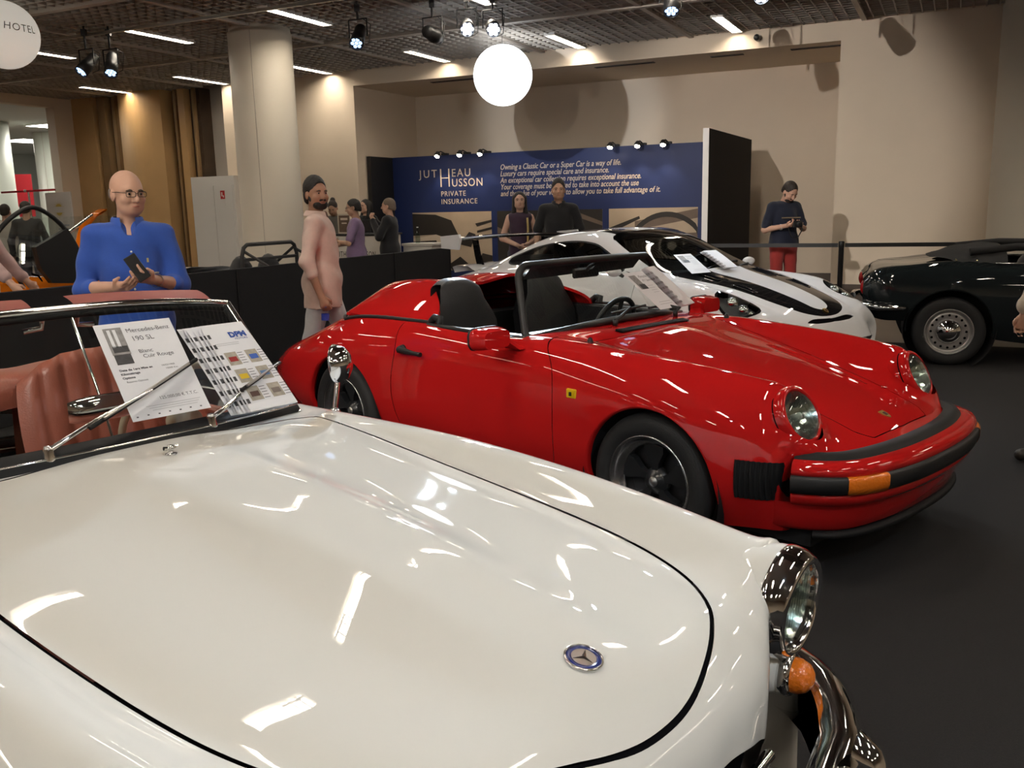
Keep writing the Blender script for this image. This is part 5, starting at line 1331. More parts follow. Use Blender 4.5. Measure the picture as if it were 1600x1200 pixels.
# ================================================================== people, grown as smooth implicit bodies
class Field:
    def __init__(s, ax, ay, az):
        s.a = [np.asarray(q, np.float32) for q in (ax, ay, az)]
        s.D = np.full(tuple(len(q) for q in s.a), 1.0, np.float32)
    def _sub(s, lo, hi):
        sl = tuple(slice(max(0, int(np.searchsorted(s.a[i], lo[i]) - 1)), int(np.searchsorted(s.a[i], hi[i]) + 1)) for i in range(3))
        X = s.a[0][sl[0]][:, None, None]; Y = s.a[1][sl[1]][None, :, None]; Z = s.a[2][sl[2]][None, None, :]
        return sl, X, Y, Z
    def _mix(s, sl, d, k, op):
        D = s.D[sl]
        if op == 'sub': d = -d
        if k > 0:
            if op == 'sub':
                h = np.maximum(k - np.abs(D - d), 0) / k; s.D[sl] = np.maximum(D, d) + h * h * k * .25
            else:
                h = np.maximum(k - np.abs(D - d), 0) / k; s.D[sl] = np.minimum(D, d) - h * h * k * .25
        else: s.D[sl] = np.maximum(D, d) if op == 'sub' else np.minimum(D, d)
    def cone(s, a, b, ra, rb, k=.02, op='add', fl=None):
        a = np.array(a, float); b = np.array(b, float); m = max(ra, rb) + k + .05
        sl, X, Y, Z = s._sub(np.minimum(a, b) - m, np.maximum(a, b) + m)
        if s.D[sl].size == 0: return s
        e = b - a; L = max(1e-9, e @ e)
        px, py, pz = X - a[0], Y - a[1], Z - a[2]
        t = np.clip((px * e[0] + py * e[1] + pz * e[2]) / L, 0, 1)
        d = np.sqrt((px - t * e[0]) ** 2 + (py - t * e[1]) ** 2 + (pz - t * e[2]) ** 2) - (ra + (rb - ra) * t)
        s._mix(sl, d, k, op); return s
    def ell(s, c, r, k=.02, op='add', rot=None):
        c = np.array(c, float); r = np.array(r, float); m = r.max() + k + .05
        sl, X, Y, Z = s._sub(c - m, c + m)
        if s.D[sl].size == 0: return s
        x, y, z = X - c[0], Y - c[1], Z - c[2]
        if rot is not None:
            R = np.array(rot)   # local axes as columns
            x, y, z = (x * R[0, i] + y * R[1, i] + z * R[2, i] for i in range(3))
        q = np.sqrt((x / r[0]) ** 2 + (y / r[1]) ** 2 + (z / r[2]) ** 2)
        g = np.sqrt((x / r[0] ** 2) ** 2 + (y / r[1] ** 2) ** 2 + (z / r[2] ** 2) ** 2) + 1e-6
        s._mix(sl, (q * (q - 1) / g).astype(np.float32), k, op); return s
    def cut(s, n, p):
        """keep the side where (q-p).n < 0"""
        n = np.array(n, float); n /= np.linalg.norm(n)
        d = s.a[0][:, None, None] * n[0] + s.a[1][None, :, None] * n[1] + s.a[2][None, None, :] * n[2] - float(np.dot(n, p))
        s.D = np.maximum(s.D, d.astype(np.float32)); return s
    def ripple(s, amp, f, ph=0.0):
        X = s.a[0][:, None, None]; Y = s.a[1][None, :, None]; Z = s.a[2][None, None, :]
        s.D += (amp * (np.sin(f * (Z * 1.0 + .6 * Y) + 3 * np.sin(7 * Y + ph) + ph) * .6 + np.sin(f * .7 * (X - .8 * Z) + 2 * np.sin(9 * Z + ph)) * .4)).astype(np.float32)
        return s
    def mesh(s, name):
        D = s.D; ins = D < 0
        c = sum(ins[i:ins.shape[0] - 1 + i, j:ins.shape[1] - 1 + j, k:ins.shape[2] - 1 + k].astype(np.int8) for i in (0, 1) for j in (0, 1) for k in (0, 1))
        act = np.argwhere((c > 0) & (c < 8)); idx = np.full(c.shape, -1, np.int32); idx[tuple(act.T)] = np.arange(len(act))
        acc = np.zeros((len(act), 3)); cnt = np.zeros(len(act))
        for ax in range(3):
            o = [q for q in range(3) if q != ax]
            for i in (0, 1):
                for j in (0, 1):
                    p0 = act.copy(); p0[:, o[0]] += i; p0[:, o[1]] += j; p1 = p0.copy(); p1[:, ax] += 1
                    v0 = D[tuple(p0.T)]; v1 = D[tuple(p1.T)]; m = (v0 < 0) != (v1 < 0)
                    t = np.where(m, v0 / np.where(m, v0 - v1, 1), 0)
                    P = np.stack([s.a[q][p0[:, q]] for q in range(3)], 1).astype(float)
                    P[:, ax] += t * (s.a[ax][p1[:, ax]] - s.a[ax][p0[:, ax]])
                    acc += P * m[:, None]; cnt += m
        V = acc / np.maximum(cnt, 1)[:, None]; Q = []
        for ax in range(3):
            o = [(ax + 1) % 3, (ax + 2) % 3]
            sa = [slice(None)] * 3; sb = [slice(None)] * 3; sa[ax] = slice(0, -1); sb[ax] = slice(1, None)
            e = np.argwhere(ins[tuple(sa)] != ins[tuple(sb)])
            e = e[(e[:, o[0]] > 0) & (e[:, o[1]] > 0) & (e[:, o[0]] < ins.shape[o[0]] - 1) & (e[:, o[1]] < ins.shape[o[1]] - 1)]
            if not len(e): continue
            f = []
            for da, db in ((1, 1), (0, 1), (0, 0), (1, 0)):
                q = e.copy(); q[:, o[0]] -= da; q[:, o[1]] -= db; f.append(idx[tuple(q.T)])
            f = np.stack(f, 1); flip = ~ins[tuple(e.T)]
            f[flip] = f[flip][:, ::-1]; Q.append(f)
        Q = np.concatenate(Q) if Q else np.zeros((0, 4), int)
        Q = Q[(Q >= 0).all(1)]
        me = bpy.data.meshes.new(name); me.from_pydata(V.tolist(), [], Q.tolist())
        me.polygons.foreach_set('use_smooth', [True] * len(me.polygons)); me.update()
        return me
def axis(lo, hi, coarse, fine=()):
    out = [lo]
    while out[-1] < hi:
        p = out[-1]; st = coarse
        for a, b, q in fine:
            if a - coarse <= p <= b: st = min(st, q)
        out.append(p + st)
    return np.array(out)
SKIN = {'fair': (.56, .33, .235), 'pale': (.60, .38, .29), 'tan': (.36, .19, .12), 'olive': (.46, .27, .18)}
def rotz(a): c, s = math.cos(a), math.sin(a); return np.array([[c, -s, 0], [s, c, 0], [0, 0, 1.]])
def roty(a): c, s = math.cos(a), math.sin(a); return np.array([[c, 0, s], [0, 1, 0], [-s, 0, c]])
def cloth(name, col): return mat(name, col, .85, var=.10, scale=30, bump=.15, bscale=220, sheen=.15)
def person(label, loc, yaw, H=1.75, skin='fair', hair=None, hair_style='short', beard=None, head_yaw=0.0, head_pitch=0.0,
           shirt=(.1, .1, .1), sleeve=.55, hem=.86, trousers=(.05, .05, .06), shoes=(.03, .025, .02), neck_v=.0, collar=False,
           armL=None, armR=None, stride=0.0, bulk=1.0, res=.011, fine_hands=False, lean=0.0, shirt_name=None, glasses=False, group=None, tall_hair=0.0, tank=False, jacket=False, curlL=.6, curlR=.6):
    k = H / 1.75
    armL = armL or ((-.03, .27, 1.13), (.03, .28, .88)); armR = armR or ((-.03, -.27, 1.13), (.03, -.28, .88))
    ink = len(bpy.data.objects)
    M_sk = mat('skin_' + skin, SKIN[skin], .5, var=.06, scale=25)
    sh = [np.array((-.01, .172 * bulk, 1.405)), np.array((-.01, -.172 * bulk, 1.405))]
    Ln = np.array((lean, 0, 0))
    sh = [q + Ln for q in sh]
    el = [np.array(armL[0], float), np.array(armR[0], float)]; wr_ = [np.array(armL[1], float), np.array(armR[1], float)]
    hips = [np.array((0, .09, .93)), np.array((0, -.09, .93))]
    kn = [np.array((.02 + stride * .25, .10, .50)), np.array((.02 - stride * .20, -.10, .50))]
    an = [np.array((-.02 + stride * .40, .10, .09)), np.array((-.02 - stride * .45, -.10, .09 + abs(stride) * .05))]
    NB = np.array((-.015, 0, 1.49)) + Ln
    HR = rotz(head_yaw) @ roty(head_pitch)
    def hp(x, y, z): return NB + HR @ (np.array((x, y, z)) - np.array((-.015, 0, 1.49)))
    xs = [q[0] for q in el + wr_ + an] + [.2, -.2]; ys = [q[1] for q in el + wr_] + [.3, -.3]
    hf = (1.46, 1.80, min(res, .0062))
    hz = [(min(wr_[0][2], wr_[1][2]) - .16, max(wr_[0][2], wr_[1][2]) + .13, .0062)] if fine_hands else []
    hx = [(min(wr_[0][0], wr_[1][0]) - .06, max(wr_[0][0], wr_[1][0]) + .2, .0068)] if fine_hands else []
    hy = [(min(wr_[0][1], wr_[1][1]) - .08, max(wr_[0][1], wr_[1][1]) + .08, .0068)] if fine_hands else []
    AX = axis(min(xs) - .22, max(xs) + .28, res * 1.15, [(NB[0] - .13, NB[0] + .17, min(res, .0062))] + hx)
    AY = axis(min(ys) - .14, max(ys) + .14, res * 1.15, [(-.11, .11, min(res, .0062))] + hy)
    AZ = axis(.70 if False else -.01, 1.84, res * 1.6, [(1.44, 1.82, min(res, .0062)), (.8, 1.46, res)] + hz)
    up = AZ > .70
    # ---- skin body
    B = Field(AX, AY, AZ)
    def torso(f, t):
        f.ell((.0 + lean * .6, 0, 1.27), (.110 * bulk + t, .155 * bulk + t, .185 + t), .06)
        f.cone(sh[0] * (1, .72, 1), sh[1] * (1, .72, 1), .052 + t, .052 + t, .07)
        f.ell((.01 + lean * .3, 0, 1.06), (.108 * bulk + t, .145 * bulk + t, .18 + t), .08)
        f.ell((0, 0, .93), (.112 * bulk + t, .158 * bulk + t, .13 + t), .06)
    def legs(f, t, cuff=0.0):
        for i in (0, 1):
            f.cone(hips[i] * (1, 1, .97), kn[i], .083 + t, .058 + t, .03)
            f.cone(kn[i], an[i], .055 + t + cuff * .3, .040 + t + cuff, .03)
    torso(B, -.012); legs(B, -.010)
    for i in (0, 1):
        B.cone(sh[i], el[i], .047, .040, .04); B.cone(el[i], wr_[i], .041, .027, .02)
        f = an[i]; B.cone(f + (-.03, 0, -.03), f + (.14, 0, -.055), .036, .026, .03)
    # hands: palm, four fingers, thumb
    for i in (0, 1):
        sgn = 1 if i == 0 else -1
        d = wr_[i] - el[i]; d /= np.linalg.norm(d)
        inw = np.array((0, -sgn, 0.0)) if abs(d[2]) > .6 else np.array((0, 0, 1.0)) if False else np.array((0.0, -sgn, .15))
        if abs(d[1]) > .5: inw = np.array((-.5, 0, .6))
        pn = inw - d * (inw @ d); pn /= np.linalg.norm(pn); sd_ = np.cross(d, pn)
        if abs(sd_[2]) > .3 and sd_[2] < 0: sd_ = -sd_
        cu = curlL if i == 0 else curlR
        p0 = wr_[i] + d * .02
        B.cone(p0, p0 + d * .055 + sd_ * .018, .024, .021, .015); B.cone(p0, p0 + d * .055 - sd_ * .018, .024, .021, .015)
        for q in range(4):
            L = (.072, .080, .075, .058)[q]; o = sd_ * (.028 - .0185 * q)
            b0 = p0 + d * .070 + o; a1 = cu * 1.0; a2 = cu * 2.1
            b1 = b0 + (d * math.cos(a1) + pn * math.sin(a1)) * L * .5; b2 = b1 + (d * math.cos(a2) + pn * math.sin(a2)) * L * .5
            B.cone(b0, b1, .0098, .0088, .006); B.cone(b1, b2, .0088, .0072, .004)
        t0 = p0 + sd_ * .026 + d * .012; t1 = t0 + (sd_ * .6 + d * .7 + pn * .35) * .038; t2 = t1 + (d * .9 + pn * .5 - sd_ * .1) * .032
        B.cone(t0, t1, .0130, .0105, .008); B.cone(t1, t2, .0105, .0082, .004)
    # neck and head
    B.cone(NB + (-.01, 0, -.06), hp(.0, 0, 1.58), .060, .053, .03)
    B.ell(hp(-.012, 0, 1.660), (.100, .078, .092), .02, rot=HR)
    B.ell(hp(.030, 0, 1.608), (.066, .060, .086), .035, rot=HR)
    B.cone(hp(.058, -.016, 1.548), hp(.058, .016, 1.548), .026, .026, .03)
    B.cone(hp(.040, -.040, 1.565), hp(.040, .040, 1.565), .026, .026, .03)
    B.cone(hp(.076, -.036, 1.655), hp(.076, .036, 1.655), .013, .013, .018)
    for sg in (1, -1):
        B.ell(hp(.094, .031 * sg, 1.635), (.014, .018, .012), .012, 'sub', rot=HR)
        B.ell(hp(.070, .042 * sg, 1.603), (.022, .024, .022), .02, rot=HR)
        B.ell(hp(.080, .031 * sg, 1.634), (.0135, .0135, .0125), .003, rot=HR)
        B.ell(hp(-.005, .078 * sg, 1.618), (.020, .010, .031), .006, rot=HR @ roty(-.2))
    B.cone(hp(.092, 0, 1.640), hp(.113, 0, 1.603), .010, .0135, .012)
    B.cone(hp(.104, -.010, 1.598), hp(.104, .010, 1.598), .0085, .0085, .008)
    B.cone(hp(.089, -.019, 1.5725), hp(.093, 0, 1.575), .0058, .0070, .005); B.cone(hp(.089, .019, 1.5725), hp(.093, 0, 1.575), .0058, .0070, .005)
    B.cone(hp(.089, -.014, 1.5635), hp(.089, .014, 1.5635), .0066, .0066, .005)
    body = link('person', B.mesh('person'), None, M_sk)
    body.location = loc; body.rotation_euler = (0, 0, yaw); body.scale = (k, k, k)
    tag(body, label, 'person', group)
    def part(f, nm, m): return link(nm, f.mesh(nm), body, m)
    # ---- trousers and shoes
    T = Field(axis(-.26 + min(0, an[1][0], an[0][0]), .30 + max(0, an[0][0], an[1][0]), .016), axis(-.26, .26, .016), axis(-.01, 1.02, .018))
    T.ell((0, 0, .93), (.120 * bulk, .166 * bulk, .13), .05); legs(T, .012, .02); T.cut((0, 0, 1), (0, 0, .985)); T.cut((0, 0, -1), (0, 0, .045)); T.ripple(.003, 40)
    part(T, 'trousers', cloth('trousers_%d_%d_%d' % tuple(int(c * 255) for c in trousers), trousers))
    for i in (0, 1):
        f = an[i]; S_ = Field(axis(f[0] - .12, f[0] + .24, .012), axis(f[1] - .07, f[1] + .07, .012), axis(-.01, f[2] + .06, .012))
        S_.cone((f[0] - .03, f[1], f[2] - .035), (f[0] + .15, f[1], f[2] - .050), .047, .036, .03); S_.cut((0, 0, -1), (0, 0, max(0.0, f[2] - .09)))
        part(S_, 'shoe', mat('shoe_leather', shoes, .5))
    # ---- shirt with sleeves
    t = .016 if not jacket else .028
    G = Field(AX[::1], AY, AZ[AZ > hem - .05])
    torso(G, t)
    if hem < .93:
        for sg in (1, -1): G.cone((0, .052 * sg * bulk, .98), (0, .058 * sg * bulk, hem), .108 * bulk + t, .116 * bulk + t, .06)
    for i in (0, 1):
        if tank: continue
        e = sh[i] + (el[i] - sh[i]) * min(1, sleeve / .5)
        G.cone(sh[i], e, .052 + t * .6, .047 + t * .5, .04)
        if sleeve > .5:
            q = el[i] + (wr_[i] - el[i]) * (sleeve - .5) / .5
            G.cone(el[i], q, .050 + t * .5, .036 + t * .5, .02)
            if 0.5 < sleeve < .95: G.cone(q, q + (wr_[i] - el[i]) * .02, .036 + t * .9, .036 + t * .9, .004)
        else:
            dd = el[i] - sh[i]; dd = dd / np.linalg.norm(dd)
            G.cone(e - dd * .02, e, .053 + t * .6, .055 + t * .6, .01)
    G.cut((0, 0, -1), (0, 0, hem)); G.ripple(.0065 if res < .011 else .0045, 34, yaw)
    G.cone(NB + (-.01, 0, -.03), NB + (.02, 0, .12), .058, .075, .0, 'sub')
    if neck_v: G.cone(NB + (.10, 0, -neck_v), NB + (.08, 0, .05), .012, .065, .0, 'sub')
    M_sh = cloth(shirt_name or 'shirt_%d_%d_%d' % tuple(int(c * 255) for c in shirt), shirt)
    so = part(G, 'jacket' if jacket else 'shirt', M_sh)
    if collar:
        for sg in (1, -1):
            P = []
            for q in range(9):
                a = q / 8 * PI * .84; r = .072
                cx, cy = NB[0] + .004 - r * math.cos(a) * 1.02, sg * r * math.sin(a)
                drop = .038 + .045 * (q / 8) ** 3
                P.append([(cx, cy, NB[2] + .022 - .012 * q / 8), (cx * 1.0 + (-.010 * math.cos(a)), cy * 1.12, NB[2] + .018 - .012 * q / 8), (cx - .03 * math.cos(a), cy * 1.36 - sg * .012 * (q / 8) ** 2, NB[2] + .018 - drop)])
            MB().grid(P, flip=(sg < 0)).build('collar', M_sh, so)
    # ---- hair
    if hair:
        M_h = mat('hair_%d_%d_%d' % tuple(int(c * 255) for c in hair), hair, .55, var=.25, scale=60, bump=.5, bscale=160)
        fa = min(res, .0075)
        Hf = Field(axis(NB[0] - .24, NB[0] + .24, fa), axis(-.20, .20, fa), axis(1.15 if hair_style == 'long' else 1.46, 1.86, fa))
        Hf.ell(hp(-.016, 0, 1.664 + tall_hair * .5), (.1045, .0825, .0965 + tall_hair), .02, rot=HR)
        if hair_style == 'long':
            for sg in (1, -1):
                Hf.cone(hp(-.02, .066 * sg, 1.66), hp(.012, .082 * sg, 1.47) , .034, .030, .04); Hf.cone(hp(.012, .082 * sg, 1.47), NB + (.05, .10 * sg, -.18), .030, .022, .03)
            Hf.cone(hp(-.07, 0, 1.64), NB + (-.06, 0, -.10), .070, .060, .05)
        if hair_style == 'bun': Hf.ell(hp(-.085, 0, 1.745), (.045, .045, .042), .02, rot=HR)
        Hf.cone(hp(-.06, 0, 1.60), hp(-.05, 0, 1.60), .062, .062, .03)
        Hf.ell(hp(.092, 0, 1.628), (.082, .064 if hair_style != 'long' else .062, .088), .0, 'sub', rot=HR)
        Hf.ell(hp(.055, 0, 1.555), (.085, .09 if hair_style != 'long' else .064, .068), .0, 'sub', rot=HR)
        if hair_style in ('short', 'bun'):
            n = HR @ np.array((.35, 0, -1.0)); Hf.cut(n, hp(-.05, 0, 1.575))
            for sg in (1, -1): Hf.ell(hp(.004, .082 * sg, 1.612), (.026, .03, .036), .0, 'sub', rot=HR)
        if res <= .0125: Hf.ripple(.0022, 260)
        part(Hf, 'hair', M_h)
    if beard:
        Bf = Field(axis(NB[0] - .15, NB[0] + .20, .006), axis(-.11, .11, .006), axis(1.46, 1.68, .006))
        Bf.cone(hp(.060, -.018, 1.545), hp(.060, .018, 1.545), .034, .034, .03)
        for sg in (1, -1): Bf.cone(hp(.050, .034 * sg, 1.555), hp(.0, .068 * sg, 1.615), .030, .014, .02)
        Bf.cone(hp(.090, -.020, 1.583), hp(.090, .020, 1.583), .010, .010, .01)
        Bf.ell(hp(.100, 0, 1.570), (.02, .017, .010), .004, 'sub', rot=HR)
        part(Bf, 'beard', mat('hair_%d_%d_%d' % tuple(int(c * 255) for c in beard), beard, .6, var=.25, scale=60, bump=.5, bscale=160))
    # ---- eyes, brows, lips
    if res <= .0125:
        M_br = mat('brow_hair', tuple(c * 1.0 for c in (hair or (.10, .07, .05))), .7)
        for sg in (1, -1):
            MB().ball(hp(.0865, .031 * sg, 1.6345), .0085, 10, 8).build('eye', mat('eye_white', (.36, .31, .28), .2), body)
            MB().ball(hp(.0925, .032 * sg, 1.6345), .0058, 8, 6).build('iris', mat('eye_dark', (.02, .015, .012), .1), body)
            MB().tube([hp(.092, .014 * sg, 1.6515), hp(.096, .030 * sg, 1.656), hp(.086, .048 * sg, 1.650)], [.0042, .0056, .003], 6).build('eyebrow', M_br, body)
        MB().tube([hp(.093, -.020, 1.5690), hp(.1005, -.006, 1.5705), hp(.1005, .006, 1.5705), hp(.093, .020, 1.5690)], [.002, .0045, .0045, .002], 6).build('lips', mat('lips_' + skin, tuple(c * q for c, q in zip(SKIN[skin], (.75, .5, .5))), .45), body)
    if glasses:
        gl = empty('glasses', (0, 0, 0), 0, body); M_gf = mat('glasses_frame', (.02, .018, .016), .3, metal=.5)
        for sg in (1, -1):
            rr = round_rect(-.025, -.014, .025, .014, .010, 3)
            MB().tube([hp(.112 - .006 * abs(a + .031) / .05, (.031 + a) * sg, 1.634 + b) for a, b in rr], .0016, 6, closed=True).build('lens_rim', M_gf, gl)
            MB().add([hp(.112 - .006 * abs(a + .031) / .05, (.031 + a) * sg, 1.634 + b) for a, b in rr], [tuple(range(len(rr)))]).build('lens', M_glass, gl)
            MB().tube([hp(.104, .056 * sg, 1.641), hp(.05, .077 * sg, 1.641), hp(-.005, .083 * sg, 1.636)], .0017, 6).build('temple', M_gf, gl)
        MB().tube([hp(.113, -.007, 1.637), hp(.116, 0, 1.640), hp(.113, .007, 1.637)], .0015, 6).build('bridge', M_gf, gl)
    return body, hp
def shirt_buttons(body, pts):
    for p in pts: MB().lathe([(0, .002), (.006, .002), (.006, 0)], 10, 'x').build('button', mat('button_pearl', (.7, .68, .64), .3), body).location = p
rad = math.radians
# bald man in blue, phone in hands
bald, _ = person('bald man in glasses and rolled-sleeve blue shirt holding a phone', (-2.10, 5.10, 0), rad(-66), H=1.77, skin='fair', head_yaw=rad(24), head_pitch=rad(6),
    shirt=(.022, .075, .36), sleeve=.60, hem=.83, trousers=(.50, .46, .38), collar=True, neck_v=.10, bulk=1.04, res=.0095, fine_hands=True, glasses=True,
    armL=((.04, .238, 1.125), (.245, .085, 1.175)), armR=((-.02, -.248, 1.125), (.225, -.095, 1.145)), curlL=.55, curlR=.35)
shirt_buttons(bald, [(.140, 0, 1.32), (.145, 0, 1.22), (.142, 0, 1.12), (.142, .004, 1.02), (.142, .003, .93)])
MB().lathe([(.034, -.012), (.037, -.010), (.037, .010), (.034, .012)], 20, 'x').lathe([(0, .0), (.018, .0), (.018, -.008), (0, -.008)], 16, 'z', (0, 0, .045)).build('wristwatch', M_steel, bald).location = (.215, .107, 1.167)
MB().box((.156, .072, 1.262), (.159, .082, 1.285)).build('shirt_emblem', mat('emblem_gold', (.5, .4, .15), .6), bald)
for sg in (1, -1):   # short grey hair left above the ears
    MB().ball(Vector(_(-.045, .073 * sg, 1.625)), (.035, .009, .028), 12, 8).build('side_hair', mat('grey_stubble', (.22, .17, .14), .8), bald)
ph = empty('smartphone', bald.matrix_world @ Vector((0, 0, 0)), 0)
bpy.context.view_layer.update()
ph.location = bald.matrix_world @ Vector((.345, .015, 1.245)); ph.rotation_euler = (rad(25), rad(-18), rad(-66) + rad(25))
MB().box((-.005, -.037, -.072), (.004, .037, .072), .003).build('phone_body', M_black, ph)
MB().box((-.0065, -.034, -.066), (-.005, .034, .066)).build('phone_screen', mat('dark_screen', (.01, .015, .02), .05, coat=1), ph)
tag(ph, 'dark smartphone held up by the bald man in blue', 'phone')
# man in pale pink shirt walking past
pink, _ = person('bearded man in loose pale pink shirt and white trousers walking with a bottle', (-1.50, 7.30, 0), rad(2), H=1.78, skin='tan', hair=(.012, .010, .009), beard=(.015, .012, .010), head_yaw=rad(-48),
    shirt=(.66, .49, .42), sleeve=.66, hem=.76, trousers=(.62, .64, .66), collar=True, neck_v=.05, bulk=1.06, res=.0105, fine_hands=True, stride=.55, tall_hair=.012,
    armL=((-.01, .245, 1.13), (.05, .25, .89)), armR=((-.06, -.255, 1.12), (.03, -.265, .87)), curlR=.8)
bt = empty('water_bottle', (0, 0, 0), 0); bpy.context.view_layer.update()
bt.location = pink.matrix_world @ Vector((.045, -.265, .60)); bt.rotation_euler = (0, rad(4), 0)
MB().lathe([(0, 0), (.028, 0), (.031, .01), (.031, .06), (.028, .065), (.031, .07), (.031, .13), (.026, .155), (.014, .175), (.0125, .19)], 20).build('bottle_body', thin_glass('clear_plastic', (.93, .96, .98), 1.3), bt)
MB().lathe([(.0315, .085), (.0315, .135)], 20).build('bottle_label', mat('blue_label', (.04, .07, .45), .4), bt)
MB().lathe([(0, .205), (.0145, .205), (.0145, .185), (0, .185)], 14).build('bottle_cap', mat('blue_cap', (.05, .12, .5), .4), bt)
tag(bt, 'small water bottle with a blue label hanging in the walking man\'s hand', 'bottle')
# people at the counter
person('man in purple t-shirt with crossed arms standing at the white counter', (-2.17, 13.1, 0), rad(186), H=1.68, skin='olive', hair=(.015, .012, .010), shirt=(.21, .14, .25), sleeve=.40, hem=.90, trousers=(.03, .03, .04), res=.0125,
    armL=((.10, .26, 1.12), (.24, -.02, 1.13)), armR=((.10, -.26, 1.11), (.25, .04, 1.09)), glasses=True, head_pitch=rad(8), bulk=1.05)
person('grey-haired man in a dark suit with raised clasped hands by the counter', (-1.82, 14.1, 0), rad(170), H=1.69, skin='fair', hair=(.16, .12, .09), shirt=(.012, .012, .014), sleeve=.97, hem=.70, trousers=(.012, .012, .014), res=.0125, jacket=True,
    armL=((.10, .24, 1.16), (.25, .05, 1.42)), armR=((.10, -.24, 1.16), (.25, -.03, 1.42)), neck_v=.12, curlL=1.0, curlR=1.0)
person('woman with a hair bun and grey top looking down behind the counter', (-2.98, 15.85, 0), rad(-95), H=1.71, skin='olive', hair=(.03, .02, .015), hair_style='bun', shirt=(.11, .10, .085), sleeve=.45, hem=.80, trousers=(.03, .03, .03), res=.0125, head_pitch=rad(28), bulk=.88,
    armL=((.03, .24, 1.13), (.24, .10, 1.10)), armR=((.03, -.24, 1.13), (.24, -.08, 1.10)))
person('smiling dark-haired woman in black half hidden behind the purple t-shirt', (-2.44, 15.9, 0), rad(-105), H=1.70, skin='fair', hair=(.012, .010, .009), hair_style='long', shirt=(.010, .010, .011), sleeve=.9, hem=.80, trousers=(.01, .01, .01), res=.0125, head_yaw=rad(-25), bulk=.86, neck_v=.06)
# couple before the banner
person('tall dark-haired young man in a black polo shirt before the banner', (.66, 12.05, 0), rad(-92), H=1.85, skin='olive', hair=(.020, .015, .012), shirt=(.010, .010, .012), sleeve=.44, hem=.86, trousers=(.02, .02, .025), res=.0118, neck_v=.075, collar=True, tall_hair=.014, bulk=1.08)
gal, _ = person('young woman with long dark hair and sleeveless plum top before the banner', (.16, 12.55, 0), rad(-84), H=1.72, skin='pale', hair=(.018, .013, .012), hair_style='long', shirt=(.040, .020, .040), hem=.84, tank=True, trousers=(.04, .04, .06), res=.0118, bulk=.86,
    armL=((-.02, .25, 1.12), (.20, .04, 1.03)), armR=((-.02, -.25, 1.12), (.20, -.04, 1.02)), head_yaw=rad(-6))
MB().tube([(.135, .085, 1.40), (.150, .09, 1.25), (.16, .085, 1.08), (.14, .05, 1.0), (.17, -.04, 1.01)], .014, 8, flat=.4).build('bag_strap', mat('yellow_strap', (.55, .42, .16), .6), gal)
# photographer by the rope
pho, _ = person('man in dark t-shirt and red trousers looking down at his camera', (3.62, 12.10, 0), rad(-78), H=1.80, skin='fair', hair=(.025, .018, .014), beard=(.03, .02, .016), shirt=(.006, .009, .024), sleeve=.40, hem=.92, trousers=(.27, .022, .018), res=.0115, fine_hands=True, head_pitch=rad(38), head_yaw=rad(12), bulk=1.0,
    armL=((.03, .25, 1.13), (.22, .10, 1.16)), armR=((-.01, -.26, 1.12), (.22, -.10, 1.17)), curlL=.9, curlR=.9)
MB().box((.155, -.12, 1.262), (.160, .14, 1.276)).build('shirt_print', mat('dull_gold_print', (.20, .16, .10), .7), pho)
MB().lathe([(.032, -.012), (.036, -.010), (.036, .010), (.032, .012)], 16, 'y').build('wristwatch', mat('white_watch', (.6, .6, .6), .3), pho).location = (.17, -.135, 1.155)
cmr = empty('compact_camera', (0, 0, 0), 0); bpy.context.view_layer.update()
cmr.location = pho.matrix_world @ Vector((.30, .015, 1.19)); cmr.rotation_euler = (0, 0, rad(-78))
MB().box((-.02, -.065, -.04), (.025, .065, .045), .006).build('camera_body', M_black, cmr)
MB().lathe([(.034, .025), (.034, .07), (.030, .075), (0, .070)], 20, 'x').build('camera_lens', M_black, cmr)
MB().tube([(0, -.065, .03), (-.04, -.10, -.05), (-.03, -.06, -.16), (-.02, .02, -.18), (-.02, .08, -.08), (0, .065, .03)], .007, 6).build('camera_strap', M_black, cmr)
tag(cmr, 'small black camera in the hands of the man in red trousers', 'camera')
# partly visible people at the edges
person('person in a pink shirt at the left edge reaching down to the orange car', (-4.45, 7.60, 0), rad(-2), H=1.76, skin='fair', hair=(.05, .035, .025), shirt=(.58, .40, .38), sleeve=.86, hem=.84, trousers=(.02, .02, .025), res=.0115, fine_hands=True, lean=.06,
    armL=((.12, .28, 1.16), (.30, .26, .98)), armR=((.26, -.22, 1.22), (.44, -.22, 1.0)), bulk=1.08)
for i, (x, y, sh_) in enumerate(((-8.62, 15.9, (.5, .45, .4)), (-7.95, 15.3, (.03, .03, .035)))):
    person(('dark-haired visitor seen from behind at the far left opening, pale clothes', 'dark-haired visitor seen from behind at the far left opening, dark clothes')[i], (x, y, 0), rad(100), H=1.76 + .03 * i, skin='fair', hair=(.02, .014, .010), shirt=sh_, sleeve=.9, trousers=(.05, .05, .06), res=.014)
person('person in a cream jacket cut off by the right edge', (3.07, 5.0, 0), rad(170), H=1.72, skin='fair', hair=(.06, .04, .03), shirt=(.56, .50, .40), sleeve=.9, hem=.55, trousers=(.3, .26, .2), res=.0125, jacket=True,
    armL=((.03, .30, 1.12), (.10, .29, .86)), armR=((.03, -.30, 1.12), (.10, -.30, .86)))
# ================================================================== barriers, booth, lamps and papers
ORD = ('first', 'second', 'third', 'fourth', 'fifth', 'sixth', 'seventh')
